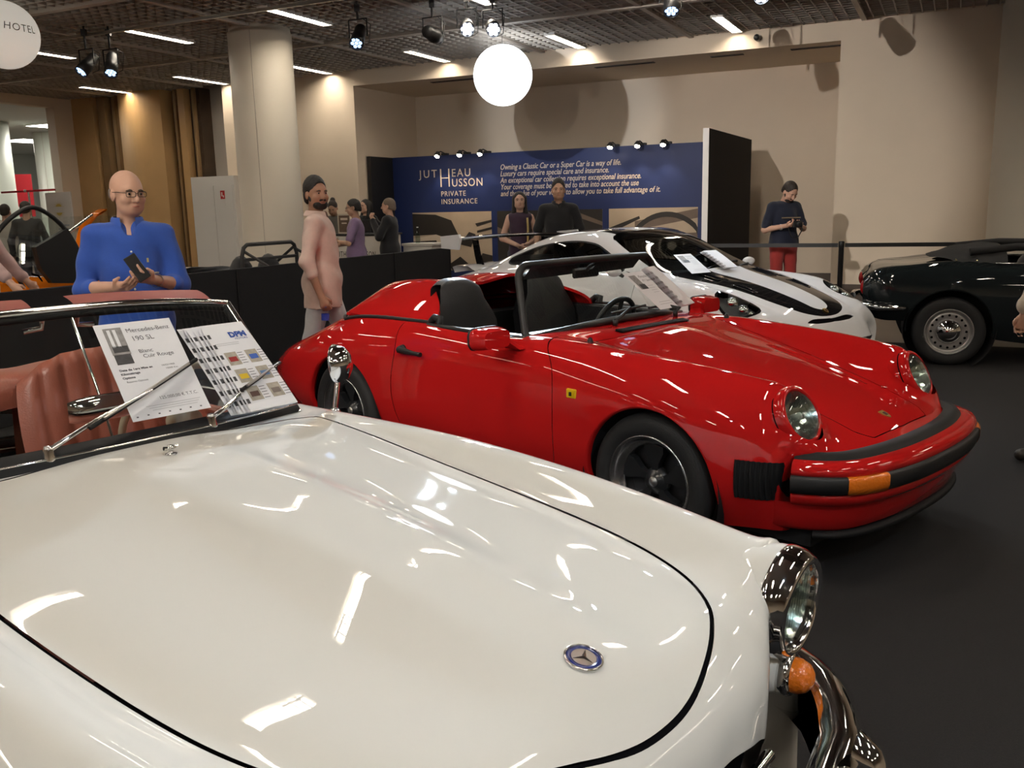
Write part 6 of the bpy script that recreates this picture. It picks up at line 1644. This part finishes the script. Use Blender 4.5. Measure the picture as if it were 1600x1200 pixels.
# long black cloth barrier behind the cars
bar = empty('black_barrier', W(-6.2, 0, 0), TH)
tag(bar, 'long waist-high black cloth barrier running behind the cars on the left', 'barrier')
for k in range(7):
    y0_ = 1.2 + 1.39 * k
    MB().box((-.02, y0_ + .004, 0.02), (.02, y0_ + 1.386, 1.0), .006).build('barrier_panel', M_blackcloth, bar)
for k in range(8): MB().box((-.03, 1.2 + 1.39 * k - .003, 0), (.03, 1.2 + 1.39 * k + .003, .99)).build('barrier_post', M_black, bar)
# retractable belt barrier on the right
posts = [(-3.0, 12.12), (-1.25, 12.16), (0.95, 12.45), (3.2, 12.7)]
for i, (X, Y) in enumerate(posts):
    t = empty('belt_post', W(X, Y, 0), TH)
    MB().lathe([(0, .0), (.17, .0), (.17, .015), (.05, .04), (.033, .06), (0, .06)], 28).build('base', M_black, t)
    MB().lathe([(.032, .05), (.032, .93), (.036, .935), (.036, 1.0), (.03, 1.01), (0, 1.01)], 20).build('post', M_black, t)
    tag(t, ('black belt barrier post beside the booth side wall', 'black belt barrier post right of the man in red trousers', 'black belt barrier post beyond the dark roadster', 'black belt barrier post at the far right wall')[i], 'barrier post', 'belt barrier posts')
    if i + 1 < len(posts):
        a, b = W(X, Y, 0), W(*posts[i + 1], 0); v = (b - a)
        s_ = MB().box((.04, -.002, .935), (v.length - .04, .002, .985)).build('belt', M_black, t)
        s_.rotation_euler = (0, 0, math.atan2(v.y, v.x) - TH)
# ---- insurance booth
M_navy = mat('navy_print', (.012, .024, .10), .45, var=.05, scale=4)
M_cream_ink = mat('cream_print', (.62, .52, .42), .6)
M_sepia = mat('sepia_print', (.42, .33, .24), .6, var=.15, scale=3)
M_sepia_d = mat('sepia_dark', (.022, .018, .015), .6)
M_sepia_m = mat('sepia_mid', (.14, .10, .075), .6, var=.2, scale=6)
M_sepia_l = mat('sepia_light', (.60, .50, .39), .6)
bo = empty('insurance_booth', W(0, 15.3, 0), TH)
tag(bo, 'navy exhibition booth wall with cream lettering and sepia car photographs', 'booth')
MB().box((-9.85, 0, 0), (-3.1, .08, 2.5)).build('back_panel', M_navy, bo)
MB().box((-9.93, -.75, 0), (-9.85, .08, 2.5)).build('left_return', M_black, bo)
sp_ = MB().box((-3.1, -2.80, 0), (-3.03, .08, 2.5)).build('right_side_wall', M_blackcloth, bo)
MB().box((-3.105, -2.815, 0), (-3.025, -2.80, 2.5)).build('white_edge', M_white, sp_)
RX = Matrix.Rotation(PI / 2, 4, 'X')
def btext(body, X, z, size, sx=1.0, shear=0.0, bold=0.0, nm='lettering', spacing=1.0, m=M_cream_ink):
    return text_obj(nm, body, size, m, bo, Matrix.Translation((X, -.002, z)) @ RX, shear=shear, extrude=.0015, bold=bold, sx=sx, spacing=spacing)
btext('JUT', -9.26, 2.10, .205, 1.0, spacing=1.35)
btext('EAU', -8.56, 2.10, .205, .95, spacing=1.25)
btext('USSON', -8.56, 1.92, .205, .92, spacing=1.15)
lg = MB().box((-8.80, -.004, 1.92), (-8.775, -.001, 2.25)).build('logo_stroke', M_cream_ink, bo)
MB().box((-8.625, -.004, 1.92), (-8.60, -.001, 2.25)).build('logo_stroke', M_cream_ink, bo)
MB().box((-8.775, -.004, 2.075), (-8.625, -.001, 2.09)).build('logo_stroke', M_cream_ink, bo)
btext('PRIVATE', -8.80, 1.745, .135, .95, spacing=1.15); btext('INSURANCE', -8.80, 1.60, .135, .95, spacing=1.15)
lines = ['Owning a Classic Car or a Super Car is a way of life.', 'Luxury cars require special care and insurance.',
         'An exceptional car collection requires exceptional insurance.', 'Your coverage must be adapted to take into account the use',
         'and the value of your vehicle to allow you to take full advantage of it.']
for i, (ln, wd) in enumerate(zip(lines, (2.32, 2.10, 2.68, 2.64, 3.02))):
    o = btext(ln, -7.54, 2.19 - .118 * i, .138, 1.0, shear=.25, bold=.0012)
    cur = max(v.co.x for v in o.data.vertices); o.data.transform(Matrix.Diagonal((wd / cur, 1, 1, 1)))
def photo(x0_, x1_, nm, shapes):
    p = empty(nm, (0, 0, 0), 0, bo)
    MB().box((x0_, -.003, .35), (x1_, 0.0, 1.45)).build('print_ground', M_sepia, p)
    for q, (poly, m) in enumerate(shapes):
        w_, h_ = x1_ - x0_, 1.10
        MB().prism([(x0_ + min(1, max(0, a)) * w_, .35 + min(1, max(0, b)) * h_) for a, b in poly], -.0035 - .0004 * q, -.003, 'xz').build('print_shape', m, p)
def circ(cx, cy, r, asp, n=24): return [(cx + r * math.cos(2 * PI * k / n), cy + r * asp * math.sin(2 * PI * k / n)) for k in range(n)]
def ringp(cx, cy, r0, r1, asp, a0, a1, n=24):
    o = [(cx + r1 * math.cos(a0 + (a1 - a0) * k / n), cy + r1 * asp * math.sin(a0 + (a1 - a0) * k / n)) for k in range(n + 1)]
    return o + [(cx + r0 * math.cos(a1 + (a0 - a1) * k / n), cy + r0 * asp * math.sin(a1 + (a0 - a1) * k / n)) for k in range(n + 1)]
photo(-9.45, -7.74, 'headlamp_photograph', [
    ([(0, .60), (0, .98), (.30, .96), (.50, .86), (.58, .62), (.55, .50), (.3, .62)], M_sepia_d), ([(0, .55), (.30, .62), (.50, .52), (.52, .48), (0, .50)], M_sepia_l), ([(0, 0), (0, .50), (.30, .52), (.36, .2), (.30, 0)], M_sepia_d),
    (circ(.36, .30, .115, 1.7), M_sepia_l), (circ(.36, .30, .095, 1.7), M_sepia_d), (circ(.36, .30, .085, 1.7), M_sepia_m), ([(.60, .45), (.72, .66), (.80, .62), (.74, .40)], M_sepia_d), ([(.80, .80), (1, .86), (1, .82), (.82, .75)], M_sepia_d),
    ([(.82, .68), (1, .74), (1, .70), (.82, .64)], M_sepia_d), ([(.80, .56), (1, .62), (1, .58), (.80, .52)], M_sepia_d), ([(.45, .10), (.60, .24), (.70, .12), (.62, 0), (.5, 0)], M_sepia_d), ([(.80, .05), (.88, .30), (1, .26), (1, .05)], M_sepia_d)])
photo(-7.62, -5.56, 'dark_wing_photograph', [
    ([(0, 0), (1, 0), (1, 1), (0, 1)], M_sepia_d), ([(0, .74), (.18, .58), (.40, .50), (.40, .42), (.14, .46), (0, .56)], M_sepia_m), ([(.62, .92), (.80, .94), (1, .80), (1, .74), (.80, .86), (.62, .86)], M_sepia_m)])
photo(-5.44, -3.87, 'steering_wheel_photograph', [
    ([(.3, .80), (1, .98), (1, .84), (.3, .66)], M_sepia_m), ([(0, .70), (.35, .88), (.36, .84), (.02, .62)], M_sepia_d), ([(0, .55), (1, .62), (1, 0), (0, 0)], M_sepia_m), (circ(.72, .42, .15, 1.35), M_sepia_l), (circ(.72, .42, .125, 1.35), M_sepia_d), (circ(.72, .42, .05, 1.35), M_sepia_l),
    ([(.80, .40), (1, .52), (1, .42), (.9, .2), (.8, .3)], M_sepia_d), (ringp(.66, .18, .44, .49, 1.55, .05 * PI, .95 * PI), M_sepia_d)])
# little spot lamps along the booth's top edge
M_bulb = mat('warm_bulb', (1, 1, 1), .4, emit=(1, .82, .58), estr=60)
for i, X in enumerate((-8.69, -8.22, -7.80, -5.32, -4.84, -4.40)):
    t = empty('booth_spotlight', W(X, 15.3, 2.5), TH)
    MB().box((-.06, -.03, 0), (.06, .06, .035)).build('clamp', M_black, t)
    MB().tube([(0, 0, .03), (0, -.15, .06), (0, -.26, .03)], .012, 8).build('arm', M_black, t)
    hd = MB().lathe([(.02, .0), (.035, .01), (.055, .06), (.055, .10), (.05, .10)], 18, 'z').build('lamp_head', M_black, t); hd.location = (0, -.24, .05); hd.rotation_euler = (rad(150), 0, 0)
    MB().ball((0, 0, .092), (.044, .044, .030), 16, 10).build('bulb', M_bulb, hd)
    tag(t, ('%s small black spotlight from the left on the booth top edge' % ORD[i]), 'spotlight', 'booth spotlights')
    spot_light('booth_spot', W(X, 14.97, 2.42), W(X, 15.3, 1.2), 14, (1, .82, .6), 80, .6, .04)
# counters
M_counter = mat('counter_white', (.66, .62, .56), .5)
ct = empty('reception_counter', W(-8.77, 12.35, 0), TH)
MB().box((-.56, 0, 0), (.56, .55, 1.12), .01).build('counter_body', M_counter, ct)
MB().box((-.58, -.02, 1.12), (.58, .57, 1.15), .005).build('counter_top', M_black, ct)
text_obj('lettering', 'JUTHEAU HUSSON', .13, M_blk, ct, Matrix.Translation((-.36, -.003, .78)) @ RX, extrude=.001, sx=.62, spacing=1.2)
tag(ct, 'white reception counter with a black top behind the man in purple', 'counter')
fr_ = empty('framed_poster', W(-9.03, 12.50, 1.15), TH)
MB().box((-.13, -.012, 0), (.13, .012, .32)).build('poster_frame', mat('pale_frame', (.55, .48, .38), .5), fr_)
MB().box((-.105, -.014, .025), (.105, -.012, .295)).build('poster_print', mat('brown_poster', (.12, .075, .05), .6, var=.3, scale=25), fr_)
MB().box((-.07, -.0155, .22), (.07, -.014, .255)).build('poster_line', M_cream_ink, fr_)
MB().box((-.05, -.0155, .16), (.05, -.014, .18)).build('poster_line', M_cream_ink, fr_)
tag(fr_, 'small framed brown poster standing on the white reception counter', 'poster')
mo = empty('monitor', W(-8.72, 12.6, 1.15), TH)
MB().box((-.13, -.01, .03), (.13, .015, .22), .004).build('screen_body', M_black, mo); MB().box((-.08, -.05, 0), (.08, .05, .01)).box((-.015, 0, .01), (.015, .015, .05)).build('screen_stand', M_black, mo)
tag(mo, 'small dark monitor on the reception counter beside the framed poster', 'monitor')
c2 = empty('side_table', W(-7.48, 12.4, 0), TH)
MB().box((-.28, -.2, .96), (.28, .2, 1.0), .005).build('table_top', M_counter, c2); MB().box((-.26, -.18, 0), (.26, .18, .96)).build('table_body', M_counter, c2)
tag(c2, 'small white table with a glass bottle to the right of the suited man', 'table')
b2 = empty('glass_bottle', W(-7.55, 12.35, 1.0), TH)
MB().lathe([(0, 0), (.035, 0), (.038, .01), (.038, .13), (.015, .18), (.013, .24)], 18).build('bottle_body', thin_glass('bottle_glass', (.75, .82, .78), 1.45), b2)
MB().lathe([(0, .25), (.015, .25), (.015, .235)], 12).build('bottle_cap', M_white, b2)
tag(b2, 'clear glass bottle on the small white table', 'bottle')
# ---- stage lamps on the ceiling pipe
M_led = mat('led_cool', (1, 1, 1), .3, emit=(.80, .90, 1.0), estr=55)
M_led_dim = mat('led_dim', (.3, .4, .6), .2, emit=(.45, .65, 1.0), estr=1.6)
pipe = MB().box((-11.2, -.018, -.018), (-1.0, .018, .018)).build('lighting_pipe', M_steel)
pipe.location = W(0, 9.12, 3.90); pipe.rotation_euler = ROT
tag(pipe, 'thin steel lighting pipe under the lattice ceiling', 'pipe')
def stage_lamp(loc, aim, label, lit, L=.34, r=.085):
    t = empty('stage_lamp', loc, 0); loc = Vector(loc)
    d = (Vector(aim) - loc).normalized(); q = d.to_track_quat('Z', 'Y')
    side = Vector((math.cos(TH), math.sin(TH), 0))
    MB().tube([side * -.13 + Vector((0, 0, 0)), side * -.13 + Vector((0, 0, .20)), side * .13 + Vector((0, 0, .20)), side * .13], .010, 6).build('yoke', M_black, t)
    MB().tube([(0, 0, .20), (0, 0, max(.22, 3.99 - loc.z))], .014, 8).box((-.03, -.03, max(.2, 3.87 - loc.z)), (.03, .03, max(.24, 3.95 - loc.z))).build('clamp', M_black, t)
    MB().tube([(.05, .04, .22), (.14, .10, .16), (.12, .06, -.06), (.05, .02, -.10)], .005, 6).build('cable', M_black, t)
    b = MB().lathe([(0, -L * .55), (r * .72, -L * .55), (r * .85, -L * .45), (r * .85, -L * .05), (r, 0), (r, L * .45), (r * .93, L * .45), (r * .93, L * .38)], 24).build('lamp_body', M_black, t)
    b.rotation_euler = q.to_euler()
    MB().lathe([(0, L * .375), (r * .93, L * .375)], 24).build('lens_plate', mat('lens_plate_dark', (.02, .02, .025), .15), b)
    for k in range(7):
        a = 2 * PI * k / 6; rr = 0 if k == 6 else r * .58
        MB().ball((rr * math.cos(a), rr * math.sin(a), L * .385), (r * .27, r * .27, .012), 12, 6).build('led', M_led if lit else M_led_dim, b)
    tag(t, label, 'stage lamp', 'stage lamps on the ceiling pipe')
    return loc + d * (L * .5)
lamps = [((-1.76, 11.59, 3.58), (-2.2, 8.2, .5), 'black stage lamp pointing down, next to the round column', False),
         ((-.85, 11.45, 3.56), (-.03, 13.9, 3.41), 'black stage lamp turned away towards the white globe', True),
         ((-.43, 11.23, 3.60), (-.1, 5, 1.2), 'black stage lamp facing the viewer with a bright LED cluster', True),
         ((-.13, 11.30, 3.60), (.3, 4.2, 1.0), 'very bright stage lamp directly above the white globe', True),
         ((1.83, 10.52, 3.68), (1.6, 8.6, .9), 'black stage lamp above the white coupe, lens down', False),
         ((2.74, 10.27, 3.72), (2.0, 6.0, .6), 'rightmost stage lamp cut by the top edge', True),
         ((-5.55, 12.7, 3.50), (-6.6, 11.0, 1.6), 'black square-looking stage lamp at the left below the ceiling', False),
         ((-5.25, 12.75, 3.50), (-4.9, 10.8, .8), 'black stage lamp with a bluish lens at the left below the ceiling', False)]
tips = [stage_lamp(*a) for a in lamps]
spot_light('wall_beam', tips[1], (-.03, 13.9, 3.38), 330, (.90, .94, 1.0), 37, .55, .015)
spot_light('lamp_beam', tips[2], (.1, 1.9, .85), 2200, COOL, 21, .8, .05)
spot_light('lamp_beam', tips[3], (.6, 4.6, .7), 260, COOL, 50, .9, .05)
spot_light('lamp_beam', tips[5], (1.7, 7.0, .6), 160, COOL, 50, .9, .05)
spot_light('lamp_beam', tips[4], (1.9, 8.4, .7), 80, COOL, 50, .9, .05)
# two unseen lamps added behind the viewer to brighten the roadster, visitors and balloon
tb = stage_lamp((1.6, -.6, 3.6), (.0, 2.0, .8), 'added unseen stage lamp over the viewer, aimed at the white roadster', True)
spot_light('lamp_beam', tb, (.3, 1.9, .8), 110, COOL, 60, .9, .06)
tb = stage_lamp((-3.4, -.4, 3.6), (-1.5, 5.0, 1.0), 'added unseen stage lamp over the viewer, aimed at the visitors', True)
spot_light('lamp_beam', tb, (-2.2, 7.0, 1.4), 420, (1, .93, .84), 74, .9, .06)
tb = stage_lamp((-1.46, 5.6, 3.75), (4.4, 14.6, 1.9), 'black stage lamp over the viewer, aimed at the right wall', True)
spot_light('lamp_beam', tb, (4.3, 14.6, 2.0), 900, (1.0, .93, .88), 34, .5, .02)
# ---- balloons
gb = empty('lit_globe', (-.03, 13.9, 3.41), 0)
MB().ball((0, 0, 0), .43, 48, 28).build('globe_skin', mat('lit_globe_skin', (.9, .9, .9), .5, emit=(.93, .96, 1.0), estr=2.6), gb)
MB().tube([(0, 0, .43), (0, 0, .57)], .004, 6).build('suspension_wire', M_black, gb)
tag(gb, 'large glowing white globe hanging below the ceiling', 'globe')
hb = empty('hotel_balloon', (-5.76, 11.08, 3.60), 0)
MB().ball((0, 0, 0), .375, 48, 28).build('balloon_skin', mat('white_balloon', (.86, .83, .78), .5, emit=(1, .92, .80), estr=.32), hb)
MB().tube([(0, 0, .37), (0, 0, .388)], .004, 6).build('suspension_wire', M_black, hb)
tow = (Vector((0, 0, 1.53)) - Vector((-5.76, 11.08, 3.60))).normalized()
tq = Matrix.Translation((0, 0, 0)) @ tow.to_track_quat('Z', 'Y').to_matrix().to_4x4() @ Matrix.Rotation(rad(-8), 4, 'Z')
o = text_obj('lettering', 'HOTEL', .115, M_ink, hb, tq, extrude=.0, spacing=1.12)
for v in o.data.vertices:   # wrap the letters on the ball
    x, y = v.co.x - .015, v.co.y + .075; ax_, ay_ = x / .376, y / .376
    v.co = (.377 * math.sin(ax_) * math.cos(ay_), .377 * math.sin(ay_), .377 * math.cos(ax_) * math.cos(ay_))
tag(hb, 'white hanging balloon lettered HOTEL at the upper left', 'balloon')
# ---- lobby items beyond the opening
t = empty('red_poster', W(-22.5, 16.4, 1.55), TH + rad(40))
MB().box((-.55, -.02, 0), (.55, .02, 1.1)).build('poster_board', mat('poster_red', (.50, .02, .03), .5), t)
text_obj('lettering', 'S', .55, M_white, t, Matrix.Translation((-.2, -.024, .58)) @ RX, extrude=.002)
MB().prism([(-.35, .1), (.35, .1), (0, .42)], -.026, -.02, 'xz').build('poster_shape', M_white, t)
tag(t, 'red poster with a white letter S in the lobby at the left edge', 'poster')
t = empty('sun_roll_up', W(-15.2, 12.05, 0), TH - rad(12))
MB().box((-.48, -.01, .05), (.48, .01, 1.98)).build('banner_sheet', mat('roll_up_white', (.60, .57, .53), .6), t)
MB().box((-.50, -.10, 0), (.50, .10, .06), .01).build('banner_base', M_steel, t)
for sgn in (1, -1):
    s_ = MB()
    for k in range(13):
        a = PI * k / 12; r1 = .20 if k % 2 == 0 else .15
        s_.add([(-.0 + .07 * math.cos(a - .1), -.0125, 1.66 + sgn * (.06 + .04 * math.sin(a - .1))), (.07 * math.cos(a + .1), -.0125, 1.66 + sgn * (.06 + .04 * math.sin(a + .1))), (r1 * math.cos(a) * 1.2, -.0125, 1.66 + sgn * (.06 + r1 * .55 * math.sin(a)))], [(0, 1, 2)])
    s_.prism([(.10 * math.cos(PI * k / 12), 1.66 + sgn * (.055 + .05 * math.sin(PI * k / 12))) for k in range(13)], -.0125, -.0105, 'xz')
    o = s_.build('sun_emblem', mat('gold_print', (.50, .36, .06), .5), t); o['kind'] = 'stuff'
for k in range(3): MB().box((-.05 - .05 * k, -.0115, 1.36 - .07 * k), (.32, -.0105, 1.385 - .07 * k)).build('text_line', mat('grey_print', (.30, .32, .38), .6), t)
tag(t, 'white roll-up banner with a gold sun emblem behind the orange car', 'banner')
t = empty('red_rail', W(-15.6, 11.85, 0), TH - rad(10))
MB().box((-1.2, -.02, 2.0), (.75, .02, 2.035)).build('rail', mat('rail_red', (.45, .02, .03), .5), t)
MB().tube([(-.25, .03, 0), (-.25, .03, 2.02)], .02, 8).build('rail_post', M_steel, t)
MB().ball((-.25, -.03, 2.02), .03, 12, 8).build('rail_joint', M_steel, t)
tag(t, 'thin red and white rail standing at the lobby opening', 'rail')
# ---- papers on the windscreens (corners in each car's own frame: top left, top right, bottom right, bottom left)
def paper(car, cs, label, name, cat, group=None, curl=.0):
    TL, TR, BR, BL = [Vector(c) for c in cs]
    x = (BR - BL); w = x.length; x.normalize(); y = (TL - BL); h = y.length; y = (y - x * y.dot(x)); y.normalize(); z = x.cross(y)
    root = empty(name, (0, 0, 0), 0)
    Ml = Matrix(((x.x, y.x, z.x, BL.x), (x.y, y.y, z.y, BL.y), (x.z, y.z, z.z, BL.z), (0, 0, 0, 1)))
    bpy.context.view_layer.update()
    root.matrix_world = car.matrix_world @ Ml
    sk = ((TL - BL).dot(x)) / h; skr = ((TR - BR).dot(x)) / h
    def P(u, v, dz=0.0): return (u * (w + (skr - sk) * v * h) + sk * v * h, v * h, curl * (v - .5) ** 2 * 4 + dz)
    g1 = [[P(a / 8, b / 12, .0004) for a in range(9)] for b in range(13)]; g2 = [[P(a / 8, b / 12, -.0004) for a in range(9)] for b in range(13)]
    MB().grid(g1, flip=True).grid(g2).build('sheet', M_paper, root)
    tag(root, label, cat, group)
    def box(nm, u0, v0, u1, v1, m, dz=.0012):
        n = 4
        MB().grid([[P(u0 + (u1 - u0) * a, v0 + (v1 - v0) * b / n, dz) for a in (0, 1)] for b in range(n + 1)], flip=True).build(nm, m, root)
    def txt(body, u, v, size, m=M_ink, sx=1.0, bold=0.0):
        p = P(u, v, .0014)
        text_obj('lettering', body, size, m, root, Matrix.Translation(p), extrude=.0, sx=sx, bold=bold)
    return box, txt
M_photo_g = mat('grey_photo', (.28, .27, .27), .6, var=.5, scale=60)
M_photo_d = mat('dark_photo', (.05, .05, .055), .6, var=.5, scale=60)
def info_sheet(car, cs, label, big=False, title=('', '')):
    box, txt = paper(car, cs, label, 'info_sheet', 'paper', 'price sheets on the windscreens')
    if big:
        box('photo', .09, .66, .32, .95, M_photo_g); box('photo_columns', .13, .74, .17, .93, M_paper, .0016); box('photo_columns', .20, .74, .24, .93, M_paper, .0016)
        box('photo_car', .12, .685, .31, .75, M_photo_d, .0016); box('photo_base', .10, .56, .31, .665, M_photo_d)
        txt('Mercedes-Benz', .37, .885, .0225, sx=.95); txt('190 SL', .40, .79, .026, sx=.95); txt('Blanc', .42, .655, .020); txt('Cuir Rouge', .45, .60, .020)
        txt('Date de 1ere Mise en', .09, .49, .011, bold=.0004); txt('Kilometrage', .09, .45, .011, bold=.0004); txt('Options', .09, .41, .011, bold=.0004); txt('Reserve Options', .12, .37, .009)
        txt('18/02/1960', .62, .49, .009); txt('15000 Km', .66, .455, .009)
        txt('125.000,00 € T.T.C.', .42, .165, .0155, sx=.92)
        for q in range(3): box('text_line', .22 + .03 * q, .115 - .022 * q, .92 - .03 * q, .119 - .022 * q, mat('faint_ink', (.45, .45, .48), .7))
        for q in range(7): box('text_mark', .06 + .135 * q, .028 + .004 * (q % 2), .085 + .135 * q, .040 + .004 * (q % 2), M_ink)
    else:
        box('photo', .12, .55, .45, .92, M_photo_g); box('photo_base', .20, .55, .50, .68, M_photo_d, .0016)
        txt('Porsche', .52, .84, .024); txt(title[0], .54, .74, .020)
        for q in range(4): box('text_line', .55, .62 - .06 * q, .85, .628 - .06 * q, mat('faint_ink', (.45, .45, .48), .7))
        box('text_line', .3, .18, .9, .19, mat('faint_ink', (.45, .45, .48), .7)); box('text_line', .25, .12, .9, .13, mat('faint_ink', (.45, .45, .48), .7))
info_sheet(merc, [(-.240, .042, 1.219), (-.227, .275, 1.2085), (.034, .233, .982), (.033, .002, .983)], 'white price sheet for the cream roadster under its right wiper', True)
info_sheet(red, [(.327, .10, 1.106), (.334, .279, 1.100), (.446, .429, .940), (.448, .255, .938)], 'white price sheet on the red car\'s windscreen', title=('911 Speedster', ''))
info_sheet(gt, [(.853, -.398, 1.070), (.878, -.185, 1.062), (1.183, -.308, .938), (1.175, -.542, .938)], 'white price sheet on the white coupe\'s windscreen', title=('911 GT3', ''))
def brochures(car, back, front, n, what, full):
    for i in range(n):
        s = i / (n - 1); j = .006 * math.sin(i * 2.3)
        cs = [tuple(np.array(b) * (1 - s) + np.array(f) * s + np.array((.004 * i, j, .004 * i)) * .5) for b, f in zip(back, front)]
        lab = ('front brochure of the fanned stack on ' if i == n - 1 else ORD[n - 1 - i] + ' brochure from the front in the fanned stack on ') + what
        box, txt = paper(car, cs, lab, 'brochure', 'brochure', 'brochures on ' + what, curl=-.004)
        for q in range(7): box('text_mark', .03, .08 + .125 * q, .09, .13 + .125 * q, M_photo_d)
        if full and i == n - 1:
            txt('DPM', .50, .82, .031, M_blueink, sx=.95, bold=.0016); txt('MOTORS', .58, .785, .011, M_blueink)
            box('text_line', .08, .755, .62, .760, mat('faint_ink', (.45, .45, .48), .7)); box('text_line', .08, .735, .60, .740, mat('faint_ink', (.45, .45, .48), .7))
            cols_ = [(.30, .02, .02), (.05, .12, .45), (.65, .45, .02), (.12, .22, .42), (.10, .05, .04), (.20, .16, .14)]
            for q in range(6):
                u = .14 if q % 2 == 0 else .60; v = .50 - .20 * (q // 2)
                m_ = mat('thumb_%d' % q, (.40, .36, .30), .6, var=.35, scale=70)
                box('thumbnail', u, v, u + .26, v + .15, m_); box('thumbnail_car', u + .04, v + .04, u + .22, v + .095, mat('thumbcar_%d' % q, cols_[q], .5), .0017)
                for r in range(5): box('text_line', u + .28, v + .01 + .03 * r, u + .40, v + .016 + .03 * r, M_ink)
brochures(merc, [(-.245, .301, 1.182), (-.231, .470, 1.172), (.049, .470, .944), (.041, .292, .950)], [(-.205, .351, 1.180), (-.180, .500, 1.160), (.072, .500, .950), (.074, .335, .950)], 6, 'the cream roadster', True)
brochures(red, [(.281, .318, 1.125), (.264, .400, 1.150), (.418, .585, .936), (.421, .477, .930)], [(.300, .335, 1.130), (.283, .415, 1.155), (.436, .600, .940), (.440, .49, .935)], 5, 'the red car', False)
brochures(gt, [(.838, -.055, 1.085), (.762, .12, 1.118), (1.164, .03, .956), (1.159, -.112, .956)], [(.855, -.045, 1.095), (.780, .13, 1.125), (1.180, .04, .962), (1.175, -.10, .962)], 4, 'the white coupe', False)
